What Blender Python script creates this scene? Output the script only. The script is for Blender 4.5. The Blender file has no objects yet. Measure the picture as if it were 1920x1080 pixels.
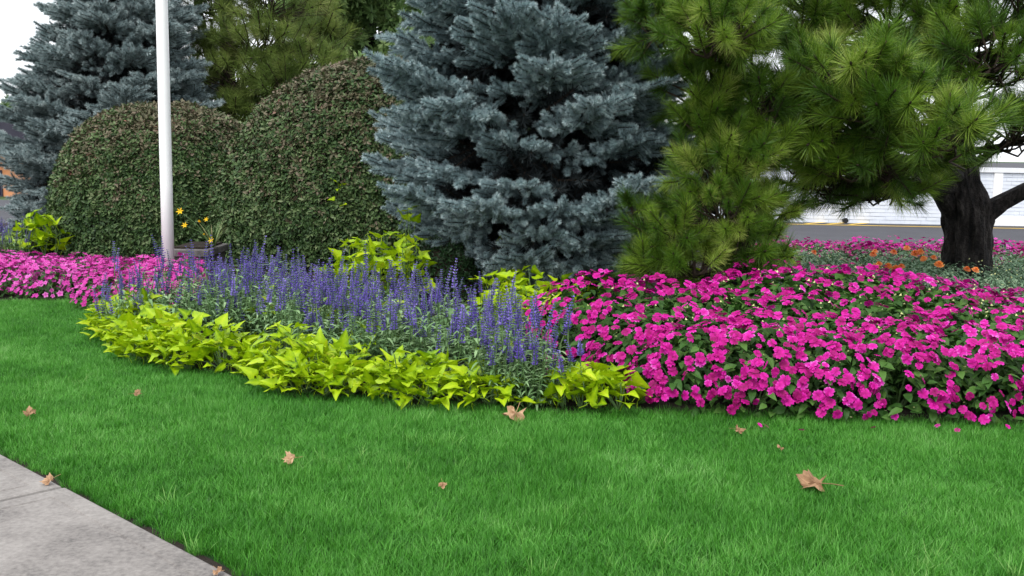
import bpy, math, random
import numpy as np
from mathutils import Vector, Matrix, noise as mnoise

R = math.radians
rng = np.random.default_rng(7)
random.seed(7)
sc = bpy.context.scene
COL = sc.collection

# ------------------------------------------------------------------ camera
CAM_H, FPX, PITCH, ROLL = 1.35, 1950.0, R(7.45), R(1.0)
cam = bpy.data.cameras.new('camera')
cam.sensor_width = 36.0
cam.lens = 36.0 * FPX / 1920.0
cam.clip_end = 2000
camo = bpy.data.objects.new('camera', cam)
COL.objects.link(camo)
CR = Matrix.Rotation(math.pi / 2 - PITCH, 3, 'X') @ Matrix.Rotation(ROLL, 3, 'Z')
camo.matrix_world = Matrix.Translation((0, 0, CAM_H)) @ CR.to_4x4()
sc.camera = camo
sc.render.resolution_x, sc.render.resolution_y = 1024, 576

# ------------------------------------------------------------------ light
SUN_EL, SUN_AZ = R(58), R(205)          # azimuth measured clockwise from +Y: high, behind the camera
world = bpy.data.worlds.new('World')
sc.world = world
world.use_nodes = True
wn, wl = world.node_tree.nodes, world.node_tree.links
for n in list(wn):
    wn.remove(n)
w_out = wn.new('ShaderNodeOutputWorld')
w_bg = wn.new('ShaderNodeBackground')
w_sky = wn.new('ShaderNodeTexSky')
w_sky.sky_type = 'NISHITA'
w_sky.sun_disc = False
w_sky.sun_elevation = SUN_EL
w_sky.sun_rotation = SUN_AZ
w_sky.dust_density = 4.0
w_mix = wn.new('ShaderNodeMix')
w_mix.data_type = 'RGBA'
w_mix.inputs[0].default_value = 0.80     # closed cloud sheet over the blue
w_mix.inputs[7].default_value = (12.6, 13.0, 13.6, 1)
wl.new(w_sky.outputs[0], w_mix.inputs[6])
wl.new(w_mix.outputs[2], w_bg.inputs[0])
w_bg.inputs[1].default_value = 0.085
wl.new(w_bg.outputs[0], w_out.inputs[0])

sun = bpy.data.lights.new('sun', 'SUN')
sun.energy = 1.4
sun.angle = R(25)
sun.color = (1.0, 0.97, 0.92)
suno = bpy.data.objects.new('sun', sun)
COL.objects.link(suno)
sd = Vector((math.sin(SUN_AZ) * math.cos(SUN_EL), math.cos(SUN_AZ) * math.cos(SUN_EL), math.sin(SUN_EL)))
suno.rotation_euler = sd.to_track_quat('Z', 'Y').to_euler()
sc.view_settings.view_transform = 'Standard'
sc.view_settings.look = 'None'
sc.view_settings.gamma = 1.0
sc.view_settings.use_curve_mapping = False
sc.view_settings.exposure = 0.8
sc.cycles.max_bounces = 8
sc.cycles.diffuse_bounces = 3
sc.cycles.transmission_bounces = 3
sc.cycles.glossy_bounces = 2

# ------------------------------------------------------------------ pixel helpers
CRn = np.array(CR)


def ray(u, v):
    return CRn @ np.array([(u - 960) / FPX, -(v - 540) / FPX, -1.0])


def G(u, v, z=0.0):
    """point on the level z under photograph pixel (u, v)"""
    r = ray(u, v)
    t = (z - CAM_H) / r[2]
    return np.array([r[0] * t, r[1] * t, z])


def D(u, v, d):
    """point under pixel (u, v) on the plane y = d"""
    r = ray(u, v)
    t = d / r[1]
    return np.array([r[0] * t, d, CAM_H + r[2] * t])


def proj(p):
    q = CRn.T @ (np.asarray(p, float) - np.array([0, 0, CAM_H]))
    return 960 + FPX * q[0] / -q[2], 540 - FPX * q[1] / -q[2]


def in_poly(x, y, poly):
    c = False
    j = len(poly) - 1
    for i in range(len(poly)):
        xi, yi = poly[i][0], poly[i][1]
        xj, yj = poly[j][0], poly[j][1]
        if (yi > y) != (yj > y) and x < (xj - xi) * (y - yi) / (yj - yi) + xi:
            c = not c
        j = i
    return c


def in_poly_np(P, poly):
    x, y = P[:, 0], P[:, 1]
    c = np.zeros(len(P), bool)
    j = len(poly) - 1
    for i in range(len(poly)):
        xi, yi = poly[i][0], poly[i][1]
        xj, yj = poly[j][0], poly[j][1]
        if yi != yj:
            c ^= ((yi > y) != (yj > y)) & (x < (xj - xi) * (y - yi) / (yj - yi) + xi)
        j = i
    return c


# ------------------------------------------------------------------ mesh helpers
class MB:
    def __init__(self):
        self.v, self.f, self.t, self.m = [], [], [], []

    def add(self, vs, fs, tint=0.5, mat=0):
        o = len(self.v)
        self.v.extend([tuple(p) for p in vs])
        self.f.extend([tuple(i + o for i in f) for f in fs])
        if np.isscalar(tint):
            self.t.extend([tint] * len(vs))
        else:
            self.t.extend(tint)
        self.m.extend([mat] * len(fs))

    def box(self, lo, hi, tint=0.5, mat=0):
        x0, y0, z0 = lo
        x1, y1, z1 = hi
        vs = [(x0, y0, z0), (x1, y0, z0), (x1, y1, z0), (x0, y1, z0), (x0, y0, z1), (x1, y0, z1), (x1, y1, z1), (x0, y1, z1)]
        fs = [(0, 3, 2, 1), (4, 5, 6, 7), (0, 1, 5, 4), (1, 2, 6, 5), (2, 3, 7, 6), (3, 0, 4, 7)]
        self.add(vs, fs, tint, mat)

    def tube(self, path, radii, sides=8, tint=0.5, mat=0, cap=True, rough=0.0, seed=0.0):
        path = [np.asarray(p, float) for p in path]
        n = len(path)
        vs, fs = [], []
        ref = np.array([0.31, 0.87, 0.12])
        for i in range(n):
            t = path[min(i + 1, n - 1)] - path[max(i - 1, 0)]
            t = t / (np.linalg.norm(t) + 1e-9)
            a = ref - t * ref.dot(t)
            if np.linalg.norm(a) < 0.1:
                a = np.array([1.0, 0, 0]) - t * t[0]
            a /= np.linalg.norm(a)
            b = np.cross(t, a)
            for k in range(sides):
                th = 2 * math.pi * k / sides
                r = radii[i]
                if rough:
                    q = path[i]
                    r *= 1 + rough * mnoise.noise(Vector((math.cos(th) * 2.6 + seed, math.sin(th) * 2.6, q[2] * 2.2)))
                    r *= 1 + rough * 0.6 * mnoise.noise(Vector((math.cos(th) * 6 + seed, math.sin(th) * 6, q[2] * 6)))
                vs.append(path[i] + r * (math.cos(th) * a + math.sin(th) * b))
        for i in range(n - 1):
            for k in range(sides):
                k2 = (k + 1) % sides
                fs.append((i * sides + k, i * sides + k2, (i + 1) * sides + k2, (i + 1) * sides + k))
        if cap:
            fs.append(tuple(range(sides - 1, -1, -1)))
            fs.append(tuple((n - 1) * sides + k for k in range(sides)))
        self.add(vs, fs, tint, mat)

    def mesh(self, name, mats, smooth=False):
        me = bpy.data.meshes.new(name)
        me.from_pydata(self.v, [], self.f)
        for m in (mats if isinstance(mats, (list, tuple)) else [mats]):
            me.materials.append(m)
        a = me.attributes.new('tint', 'FLOAT', 'POINT')
        a.data.foreach_set('value', np.array(self.t, np.float32))
        me.polygons.foreach_set('material_index', np.array(self.m, np.int32))
        if smooth:
            me.polygons.foreach_set('use_smooth', np.ones(len(self.f), bool))
        me.update()
        return me

    def build(self, name, mats, parent=None, smooth=False):
        return obj(name, self.mesh(name, mats, smooth), parent)


def obj(name, data, parent=None, loc=None):
    o = bpy.data.objects.new(name, data)
    COL.objects.link(o)
    if parent is not None:
        o.parent = parent
    if loc is not None:
        o.location = loc
    return o


def tag(o, label=None, cat=None, group=None, kind=None):
    if label:
        o['label'] = label
    if cat:
        o['category'] = cat
    if group:
        o['group'] = group
    if kind:
        o['kind'] = kind
    return o


def thing(name, label, cat, loc=(0, 0, 0), group=None, rz=0.0):
    o = obj(name, None, None, Vector(loc))
    o.rotation_euler = (0, 0, rz)
    return tag(o, label, cat, group)


def norm(a):
    a = np.asarray(a, float)
    return a / (np.linalg.norm(a, axis=-1, keepdims=True) + 1e-9)


def frames_to_euler(X, Y, Z):
    ry = -np.arcsin(np.clip(X[:, 2], -1, 1))
    rx = np.arctan2(Y[:, 2], Z[:, 2])
    rz = np.arctan2(X[:, 1], X[:, 0])
    return np.stack([rx, ry, rz], 1)


def dir_eulers(dirs, roll=None, ref=(0.0, 0.0, 1.0)):
    """Z axis of the template along dirs; X axis as level as it can be, then rolled"""
    Z = norm(dirs)
    ref = np.broadcast_to(np.asarray(ref, float), Z.shape)
    X = np.cross(ref, Z)
    bad = np.linalg.norm(X, axis=1) < 1e-3
    X[bad] = (1, 0, 0)
    X = norm(X)
    Y = np.cross(Z, X)
    if roll is not None:
        c, s = np.cos(roll)[:, None], np.sin(roll)[:, None]
        X, Y = X * c + Y * s, -X * s + Y * c
    return frames_to_euler(X, Y, Z)


_gn = {}


def gn_group(coll):
    if coll.name in _gn:
        return _gn[coll.name]
    ng = bpy.data.node_groups.new('scatter_' + coll.name, 'GeometryNodeTree')
    ng.interface.new_socket('Geometry', in_out='INPUT', socket_type='NodeSocketGeometry')
    ng.interface.new_socket('Geometry', in_out='OUTPUT', socket_type='NodeSocketGeometry')
    N, L = ng.nodes, ng.links
    gi, go = N.new('NodeGroupInput'), N.new('NodeGroupOutput')
    ci = N.new('GeometryNodeCollectionInfo')
    ci.inputs[0].default_value = coll
    ci.inputs['Separate Children'].default_value = True
    ci.inputs['Reset Children'].default_value = True
    ip = N.new('GeometryNodeInstanceOnPoints')
    ip.inputs['Pick Instance'].default_value = True

    def attr(nm, ty):
        a = N.new('GeometryNodeInputNamedAttribute')
        a.data_type = ty
        a.inputs[0].default_value = nm
        return a.outputs[0]
    e2r = N.new('FunctionNodeEulerToRotation')
    L.new(attr('rot', 'FLOAT_VECTOR'), e2r.inputs[0])
    L.new(e2r.outputs[0], ip.inputs['Rotation'])
    L.new(attr('scl', 'FLOAT_VECTOR'), ip.inputs['Scale'])
    L.new(attr('idx', 'INT'), ip.inputs['Instance Index'])
    L.new(gi.outputs[0], ip.inputs['Points'])
    L.new(ci.outputs[0], ip.inputs['Instance'])
    L.new(ip.outputs[0], go.inputs[0])
    _gn[coll.name] = ng
    return ng


def templates(name, meshes):
    c = bpy.data.collections.new(name)
    for i, me in enumerate(meshes):
        c.objects.link(bpy.data.objects.new('%s_%02d' % (name, i), me))
    return c


def scatter(name, pts, eul, scl, coll, parent=None, seed=1):
    n = len(pts)
    me = bpy.data.meshes.new(name)
    me.vertices.add(n)
    me.vertices.foreach_set('co', np.asarray(pts, np.float32).ravel())
    scl = np.asarray(scl, np.float32)
    if scl.ndim == 1:
        scl = np.repeat(scl[:, None], 3, 1)
    a = me.attributes.new('rot', 'FLOAT_VECTOR', 'POINT')
    a.data.foreach_set('vector', np.asarray(eul, np.float32).ravel())
    a = me.attributes.new('scl', 'FLOAT_VECTOR', 'POINT')
    a.data.foreach_set('vector', scl.ravel())
    a = me.attributes.new('idx', 'INT', 'POINT')
    a.data.foreach_set('value', np.random.default_rng(seed).integers(0, len(coll.objects), n).astype(np.int32))
    o = obj(name, me, parent)
    md = o.modifiers.new('scatter', 'NODES')
    md.node_group = gn_group(coll)
    o['kind'] = 'stuff'
    return o


# ------------------------------------------------------------------ materials
def new_mat(name):
    m = bpy.data.materials.new(name)
    m.use_nodes = True
    nt = m.node_tree
    for n in list(nt.nodes):
        nt.nodes.remove(n)
    out = nt.nodes.new('ShaderNodeOutputMaterial')
    b = nt.nodes.new('ShaderNodeBsdfPrincipled')
    nt.links.new(b.outputs[0], out.inputs[0])
    return m, nt, b, out


def ramp(nt, stops):
    r = nt.nodes.new('ShaderNodeValToRGB')
    e = r.color_ramp.elements
    while len(e) < len(stops):
        e.new(0.5)
    for i, (p, c) in enumerate(stops):
        e[i].position = p
        e[i].color = (*c, 1)
    return r


def mathn(nt, op, a, b=None, c=None):
    n = nt.nodes.new('ShaderNodeMath')
    n.operation = op
    for i, x in enumerate((a, b, c)):
        if x is None:
            continue
        if isinstance(x, (int, float)):
            n.inputs[i].default_value = x
        else:
            nt.links.new(x, n.inputs[i])
    return n.outputs[0]


def noise_tex(nt, scale, detail=4, rough=0.55, world=True):
    t = nt.nodes.new('ShaderNodeTexNoise')
    t.inputs['Scale'].default_value = scale
    t.inputs['Detail'].default_value = detail
    t.inputs['Roughness'].default_value = rough
    if world:
        g = nt.nodes.new('ShaderNodeNewGeometry')
        nt.links.new(g.outputs['Position'], t.inputs['Vector'])
    else:
        g = nt.nodes.new('ShaderNodeTexCoord')
        nt.links.new(g.outputs['Object'], t.inputs['Vector'])
    return t


def leaf_mat(name, stops, rough=0.5, trans=0.25, spec=0.35, w_rand=0.45, w_tint=0.4, w_noise=0.35, noise_scale=1.5, sheen=0.0):
    """foliage: colour runs over `stops` by leaf, by clump and by place in the world"""
    m, nt, b, out = new_mat(name)
    oi = nt.nodes.new('ShaderNodeObjectInfo')
    at = nt.nodes.new('ShaderNodeAttribute')
    at.attribute_name = 'tint'
    nz = noise_tex(nt, noise_scale, 3)
    f = mathn(nt, 'MULTIPLY', oi.outputs['Random'], w_rand)
    f = mathn(nt, 'MULTIPLY_ADD', at.outputs['Fac'], w_tint, f)
    f = mathn(nt, 'MULTIPLY_ADD', mathn(nt, 'SUBTRACT', nz.outputs[0], 0.5), w_noise * 2, f)
    s = w_rand + w_tint
    f = mathn(nt, 'DIVIDE', f, s)
    r = ramp(nt, stops)
    nt.links.new(f, r.inputs[0])
    nt.links.new(r.outputs[0], b.inputs['Base Color'])
    b.inputs['Roughness'].default_value = rough
    b.inputs['Specular IOR Level'].default_value = spec
    if sheen:
        b.inputs['Sheen Weight'].default_value = sheen
    if trans > 0:
        tr = nt.nodes.new('ShaderNodeBsdfTranslucent')
        nt.links.new(r.outputs[0], tr.inputs[0])
        mx = nt.nodes.new('ShaderNodeMixShader')
        mx.inputs[0].default_value = trans
        nt.links.new(b.outputs[0], mx.inputs[1])
        nt.links.new(tr.outputs[0], mx.inputs[2])
        nt.links.new(mx.outputs[0], out.inputs[0])
    return m


def solid_mat(name, stops, scale=8.0, detail=6, rough=0.8, bump=0.3, bump_scale=None, bump_dist=0.01, stretch=None, spec=0.3):
    m, nt, b, out = new_mat(name)
    nz = noise_tex(nt, scale, detail, 0.6)
    if stretch:
        mp = nt.nodes.new('ShaderNodeMapping')
        mp.inputs['Scale'].default_value = stretch
        g = nt.nodes.new('ShaderNodeNewGeometry')
        nt.links.new(g.outputs['Position'], mp.inputs['Vector'])
        nt.links.new(mp.outputs[0], nz.inputs['Vector'])
    r = ramp(nt, stops)
    nt.links.new(nz.outputs[0], r.inputs[0])
    nt.links.new(r.outputs[0], b.inputs['Base Color'])
    b.inputs['Roughness'].default_value = rough
    b.inputs['Specular IOR Level'].default_value = spec
    if bump:
        n2 = noise_tex(nt, bump_scale or scale * 4, 6, 0.65)
        bp = nt.nodes.new('ShaderNodeBump')
        bp.inputs['Strength'].default_value = bump
        bp.inputs['Distance'].default_value = bump_dist
        nt.links.new(n2.outputs[0], bp.inputs['Height'])
        nt.links.new(bp.outputs[0], b.inputs['Normal'])
    return m


M = {}
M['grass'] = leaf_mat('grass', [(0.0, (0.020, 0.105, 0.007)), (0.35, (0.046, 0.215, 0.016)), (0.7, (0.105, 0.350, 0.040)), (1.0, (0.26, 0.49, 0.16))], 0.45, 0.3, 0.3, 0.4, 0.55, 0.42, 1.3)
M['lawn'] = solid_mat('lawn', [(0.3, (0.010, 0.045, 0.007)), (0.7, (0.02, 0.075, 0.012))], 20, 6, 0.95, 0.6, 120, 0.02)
M['ground'] = solid_mat('ground', [(0.3, (0.03, 0.06, 0.02)), (0.7, (0.05, 0.09, 0.03))], 0.6, 6, 0.95, 0.3)
M['soil'] = solid_mat('soil', [(0.3, (0.012, 0.009, 0.007)), (0.7, (0.035, 0.025, 0.018))], 12, 8, 0.95, 0.8, 60, 0.03)
M['asphalt'] = solid_mat('asphalt', [(0.25, (0.040, 0.040, 0.047)), (0.75, (0.062, 0.062, 0.072))], 0.9, 10, 0.85, 0.3, 90, 0.005)
M['yellow'] = solid_mat('yellow_paint', [(0.3, (0.62, 0.40, 0.04)), (0.7, (0.75, 0.50, 0.08))], 4, 8, 0.7, 0.1)
M['white_paint'] = solid_mat('white_paint', [(0.3, (0.86, 0.86, 0.86)), (0.7, (0.91, 0.91, 0.90))], 3, 5, 0.32, 0.05, 40, 0.002)
M['brick'] = solid_mat('white_brick', [(0.25, (0.66, 0.70, 0.78)), (0.75, (0.78, 0.82, 0.88))], 5, 8, 0.75, 0.35, 70, 0.006)
M['mortar'] = solid_mat('white_mortar', [(0.3, (0.56, 0.59, 0.66)), (0.7, (0.68, 0.71, 0.77))], 6, 6, 0.9, 0.3)
M['coping'] = solid_mat('coping', [(0.3, (0.70, 0.72, 0.75)), (0.7, (0.80, 0.82, 0.85))], 5, 6, 0.8, 0.2)
M['bark'] = solid_mat('pine_bark', [(0.35, (0.006, 0.005, 0.006)), (0.5, (0.021, 0.017, 0.016)), (0.68, (0.068, 0.058, 0.054))], 22, 8, 0.95, 1.0, 34, 0.06, (1.0, 1.0, 0.3))
M['twig'] = solid_mat('twig', [(0.3, (0.02, 0.014, 0.010)), (0.7, (0.05, 0.035, 0.024))], 20, 4, 0.9, 0.3)
M['stone'] = solid_mat('stone', [(0.3, (0.06, 0.055, 0.055)), (0.7, (0.18, 0.17, 0.165))], 9, 8, 0.9, 0.6, 40, 0.01)
M['stucco'] = solid_mat('orange_stucco', [(0.3, (0.62, 0.26, 0.12)), (0.7, (0.70, 0.32, 0.16))], 2, 5, 0.9, 0.2)
M['fascia'] = solid_mat('dark_fascia', [(0.3, (0.030, 0.028, 0.045)), (0.7, (0.045, 0.042, 0.062))], 2, 5, 0.6, 0.1)
M['trim'] = solid_mat('grey_trim', [(0.3, (0.45, 0.45, 0.45)), (0.7, (0.55, 0.55, 0.55))], 2, 5, 0.6, 0.1)
M['glass'] = solid_mat('dark_glass', [(0.3, (0.010, 0.010, 0.035)), (0.7, (0.015, 0.015, 0.05))], 2, 3, 0.08, 0.0, spec=0.6)
M['steel'] = solid_mat('grey_metal', [(0.3, (0.25, 0.25, 0.26)), (0.7, (0.35, 0.35, 0.36))], 5, 3, 0.4, 0.1)
M['black_pipe'] = solid_mat('black_pipe', [(0.3, (0.01, 0.01, 0.012)), (0.7, (0.02, 0.02, 0.022))], 5, 3, 0.5, 0.1)


def concrete():
    m, nt, b, out = new_mat('concrete')
    big = noise_tex(nt, 1.6, 8, 0.65)
    fine = noise_tex(nt, 55, 6, 0.7)
    r = ramp(nt, [(0.32, (0.090, 0.082, 0.078)), (0.46, (0.185, 0.170, 0.158)), (0.60, (0.250, 0.232, 0.216)), (0.75, (0.33, 0.31, 0.29))])
    f = mathn(nt, 'MULTIPLY_ADD', mathn(nt, 'SUBTRACT', fine.outputs[0], 0.5), 0.55, big.outputs[0])
    nt.links.new(f, r.inputs[0])
    nt.links.new(r.outputs[0], b.inputs['Base Color'])
    b.inputs['Roughness'].default_value = 0.9
    bp = nt.nodes.new('ShaderNodeBump')
    bp.inputs['Strength'].default_value = 0.6
    bp.inputs['Distance'].default_value = 0.006
    nt.links.new(fine.outputs[0], bp.inputs['Height'])
    nt.links.new(bp.outputs[0], b.inputs['Normal'])
    return m


M['concrete'] = concrete()
M['spruce'] = leaf_mat('spruce_needle', [(0.0, (0.075, 0.125, 0.135)), (0.5, (0.265, 0.365, 0.380)), (1.0, (0.58, 0.68, 0.69))], 0.5, 0.08, 0.35, 0.35, 0.75, 0.3, 1.2)
M['spruce_far'] = leaf_mat('spruce_needle_pale', [(0.0, (0.075, 0.120, 0.125)), (0.5, (0.275, 0.355, 0.360)), (1.0, (0.56, 0.63, 0.62))], 0.5, 0.08, 0.35, 0.35, 0.75, 0.3, 1.2)
M['spruce_old_shade'] = leaf_mat('spruce_old_shade_needle', [(0.0, (0.010, 0.012, 0.012)), (1.0, (0.035, 0.045, 0.048))], 0.8, 0.0, 0.2)  # old inner needles; near-black colour paints the shade between the boughs
M['pine'] = leaf_mat('pine_needle', [(0.0, (0.020, 0.055, 0.007)), (0.42, (0.068, 0.155, 0.012)), (0.72, (0.200, 0.320, 0.030)), (1.0, (0.48, 0.52, 0.15))], 0.4, 0.2, 0.35, 0.55, 0.45, 0.4, 0.9)
M['pine_far'] = leaf_mat('pine_needle_olive', [(0.0, (0.035, 0.065, 0.014)), (0.4, (0.110, 0.175, 0.032)), (0.75, (0.22, 0.29, 0.065)), (1.0, (0.36, 0.35, 0.14))], 0.45, 0.2, 0.3, 0.55, 0.45, 0.4, 0.8)
M['hedge'] = leaf_mat('clipped_leaf', [(0.0, (0.009, 0.024, 0.007)), (0.4, (0.032, 0.072, 0.020)), (0.75, (0.082, 0.138, 0.044)), (1.0, (0.17, 0.215, 0.10))], 0.5, 0.12, 0.25, 0.5, 0.5, 0.3, 1.6)
M['hedge_top'] = leaf_mat('bronzed_leaf', [(0.0, (0.042, 0.058, 0.022)), (0.5, (0.130, 0.118, 0.066)), (0.9, (0.225, 0.175, 0.13)), (1.0, (0.30, 0.11, 0.09))], 0.5, 0.12, 0.25, 0.5, 0.5, 0.3, 1.6)
M['box'] = leaf_mat('boxwood_leaf', [(0.0, (0.010, 0.030, 0.012)), (0.5, (0.022, 0.060, 0.020)), (1.0, (0.045, 0.10, 0.035))], 0.4, 0.15, 0.4)
M['tree'] = leaf_mat('tree_leaf', [(0.0, (0.045, 0.100, 0.030)), (0.5, (0.125, 0.215, 0.065)), (1.0, (0.25, 0.35, 0.12))], 0.5, 0.3, 0.3, 0.5, 0.4, 0.4, 0.6)
M['imp_leaf'] = leaf_mat('impatiens_leaf', [(0.0, (0.012, 0.040, 0.008)), (0.5, (0.038, 0.105, 0.018)), (1.0, (0.090, 0.190, 0.036))], 0.5, 0.2, 0.2, 0.2, 0.7, 0.2, 3.0)
M['salvia_leaf'] = leaf_mat('salvia_leaf', [(0.0, (0.075, 0.160, 0.055)), (0.5, (0.180, 0.315, 0.130)), (1.0, (0.34, 0.48, 0.25))], 0.55, 0.2, 0.3, 0.2, 0.7, 0.2, 3.0)
M['mum_leaf'] = leaf_mat('mum_leaf', [(0.0, (0.060, 0.125, 0.065)), (0.5, (0.150, 0.260, 0.150)), (1.0, (0.30, 0.40, 0.26))], 0.6, 0.15, 0.25, 0.2, 0.7, 0.2, 3.0)
M['magenta'] = leaf_mat('magenta_petal', [(0.12, (0.26, 0.001, 0.10)), (0.42, (0.50, 0.004, 0.24)), (0.66, (0.62, 0.018, 0.37)), (0.88, (0.78, 0.20, 0.63))], 0.55, 0.22, 0.2, 0.5, 0.65, 0.3, 4.0)
M['pink'] = leaf_mat('pink_petal', [(0.0, (0.42, 0.012, 0.20)), (0.5, (0.62, 0.055, 0.40)), (1.0, (0.76, 0.24, 0.62))], 0.5, 0.25, 0.25, 0.2, 0.7, 0.2, 3.0)
M['violet'] = leaf_mat('violet_floret', [(0.0, (0.080, 0.045, 0.28)), (0.5, (0.165, 0.110, 0.48)), (1.0, (0.32, 0.25, 0.66))], 0.6, 0.15, 0.2, 0.5, 0.5, 0.2, 3.0)
M['orange'] = leaf_mat('orange_petal', [(0.0, (0.65, 0.12, 0.03)), (0.5, (0.85, 0.27, 0.06)), (1.0, (0.92, 0.45, 0.16))], 0.5, 0.2, 0.2, 0.5, 0.5, 0.2, 3.0)
M['yellow_petal'] = leaf_mat('yellow_petal', [(0.0, (0.75, 0.42, 0.01)), (1.0, (0.90, 0.66, 0.02))], 0.5, 0.2, 0.2)
M['bud'] = leaf_mat('pale_bud', [(0.0, (0.55, 0.60, 0.20)), (1.0, (0.80, 0.80, 0.45))], 0.5, 0.2, 0.2)
M['lily_leaf'] = leaf_mat('lily_leaf', [(0.0, (0.05, 0.11, 0.03)), (0.6, (0.12, 0.20, 0.06)), (1.0, (0.30, 0.27, 0.13))], 0.5, 0.2, 0.3)
M['stem'] = leaf_mat('green_stem', [(0.0, (0.06, 0.13, 0.04)), (1.0, (0.14, 0.22, 0.08))], 0.5, 0.0, 0.3)
M['dry'] = leaf_mat('dry_leaf', [(0.0, (0.20, 0.11, 0.06)), (0.5, (0.37, 0.22, 0.125)), (1.0, (0.52, 0.34, 0.21))], 0.75, 0.15, 0.2, 0.35, 0.5, 0.6, 30.0)


def vine_leaf_mat():
    m = leaf_mat('chartreuse_leaf', [(0.1, (0.11, 0.23, 0.004)), (0.4, (0.29, 0.45, 0.005)), (0.75, (0.40, 0.56, 0.008)), (1.0, (0.55, 0.60, 0.03))], 0.45, 0.28, 0.28, 0.5, 0.45, 0.3, 6.0)
    nt = m.node_tree
    b = [n for n in nt.nodes if n.type == 'BSDF_PRINCIPLED'][0]
    tx = noise_tex(nt, 45, 3)
    bp = nt.nodes.new('ShaderNodeBump')
    bp.inputs['Strength'].default_value = 0.35
    bp.inputs['Distance'].default_value = 0.01
    nt.links.new(tx.outputs[0], bp.inputs['Height'])
    nt.links.new(bp.outputs[0], b.inputs['Normal'])
    return m


M['vine'] = vine_leaf_mat()

# ------------------------------------------------------------------ leaf shapes


def blade(mb, base, d, side, length, width, bend, segs=2, tint=0.5, tip_tint=None, mat=0):
    """tapering ribbon: starts along d, bends towards `bend` vector"""
    base, d, side, bend = (np.asarray(q, float) for q in (base, d, side, bend))
    vs, ts = [], []
    for i in range(segs):
        t = i / segs
        p = base + d * length * t + bend * length * t * t
        w = width * 0.5 * (1 - t ** 1.6)
        vs += [p - side * w, p + side * w]
        ts += [tint + ((tip_tint if tip_tint is not None else tint) - tint) * t] * 2
    vs.append(base + d * length + bend * length)
    ts.append(tip_tint if tip_tint is not None else tint)
    fs = [(2 * i, 2 * i + 1, 2 * i + 3, 2 * i + 2) for i in range(segs - 1)]
    fs.append((2 * segs - 2, 2 * segs - 1, 2 * segs))
    mb.add(vs, fs, ts, mat)


def leaf_shape(mb, base, d, n, length, width, tint=0.5, fold=0.25, droop=0.3, mat=0, prof=((0.0, 0.05), (0.3, 0.95), (0.62, 0.8), (1.0, 0.0))):
    """simple pointed leaf folded along its midrib; d along the leaf, n the leaf's upper side"""
    d, n = norm(d), norm(n)
    s = np.cross(d, n)
    s = norm(s)
    n = np.cross(s, d)
    vs, ts, fs = [], [], []
    for (t, w) in prof:
        c = np.asarray(base) + d * length * t - n * droop * length * t * t
        e = width * 0.5 * w
        vs += [c - s * e + n * fold * e, c, c + s * e + n * fold * e]
        ts += [tint, tint * 0.85 + 0.12, tint]
    k = len(prof)
    for i in range(k - 1):
        a, b_ = 3 * i, 3 * i + 3
        if i == k - 2 and prof[-1][1] == 0:
            fs += [(a, a + 1, b_ + 1), (a + 1, a + 2, b_ + 1)]
        else:
            fs += [(a, a + 1, b_ + 1, b_), (a + 1, a + 2, b_ + 2, b_ + 1)]
    mb.add(vs, fs, ts, mat)


def rand_unit(r):
    v = r.normal(size=3)
    return v / np.linalg.norm(v)


# ================================================================== SETTING
# front edge of the bed, from the far left round the tongue of salvia to the right
EDGE_PX = [(-420, 572), (-200, 570), (0, 569), (100, 568), (185, 570), (188, 600), (192, 645), (250, 683), (340, 702), (430, 706), (485, 722), (525, 745), (600, 754), (690, 752), (765, 774), (850, 768),
           (940, 774), (1040, 780), (1180, 778), (1300, 782), (1420, 785), (1600, 790), (1800, 797), (1920, 802), (2150, 810)]
EDGE = [G(u, v)[:2] for u, v in EDGE_PX]
BED = [tuple(p) for p in EDGE] + [(EDGE[-1][0] + 4, EDGE[-1][1] + 2.0), (11.0, 13.3), (3.0, 13.6), (-2.0, 17.5), (-12.0, 17.5), (EDGE[0][0] - 4, EDGE[0][1])]
BED_EDGE_IN = BED

SW0, SW1 = G(-6, 857)[:2], G(414, 1083)[:2]        # lawn-side edge of the pavement
sw_dir = norm(SW0 - SW1)
sw_nrm = np.array([-sw_dir[1], sw_dir[0]])           # towards the street
if sw_nrm[0] > 0:
    sw_nrm = -sw_nrm


def sheet(name, poly, z, mat, sub=None):
    mb = MB()
    mb.add([(p[0], p[1], z) for p in poly], [tuple(range(len(poly)))])
    o = mb.build(name, mat)
    tag(o, kind='structure')
    if o.data.polygons[0].normal.z < 0:
        o.data.flip_normals()
    return o


# ground out to the horizon, falling slightly away behind the far shrubs
mb = MB()
xs = [-900, -300, -120, -60, -30, -14, 0, 14, 30, 60, 120, 300, 900]
ys = [-60, -10, 0, 10, 20, 28, 36, 60, 120, 300, 1200]
for y in ys:
    for x in xs:
        z = -0.03 - (0.55 * min(1, max(0, (y - 26) / 10)) if x < -6 else 0)
        mb.add([(x, y, z)], [])
nx = len(xs)
for j in range(len(ys) - 1):
    for i in range(nx - 1):
        mb.f.append((j * nx + i, j * nx + i + 1, (j + 1) * nx + i + 1, (j + 1) * nx + i))
        mb.m.append(0)
tag(mb.build('ground', M['ground']), kind='structure')

lawn_poly = [tuple(SW1 - sw_dir * 3.0 + np.array([0, 0])), tuple(SW0 + sw_dir * 9.0), (-14, 11), (9, 11), (9, 1.2)]
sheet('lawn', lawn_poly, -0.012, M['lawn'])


def bed_height(x, y):
    return 0.012 + 0.03 * (0.5 + 0.5 * mnoise.noise(Vector((x * 1.3, y * 1.3, 0.2))))


sheet('flower_bed', BED, 0.012, M['soil'])
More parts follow.
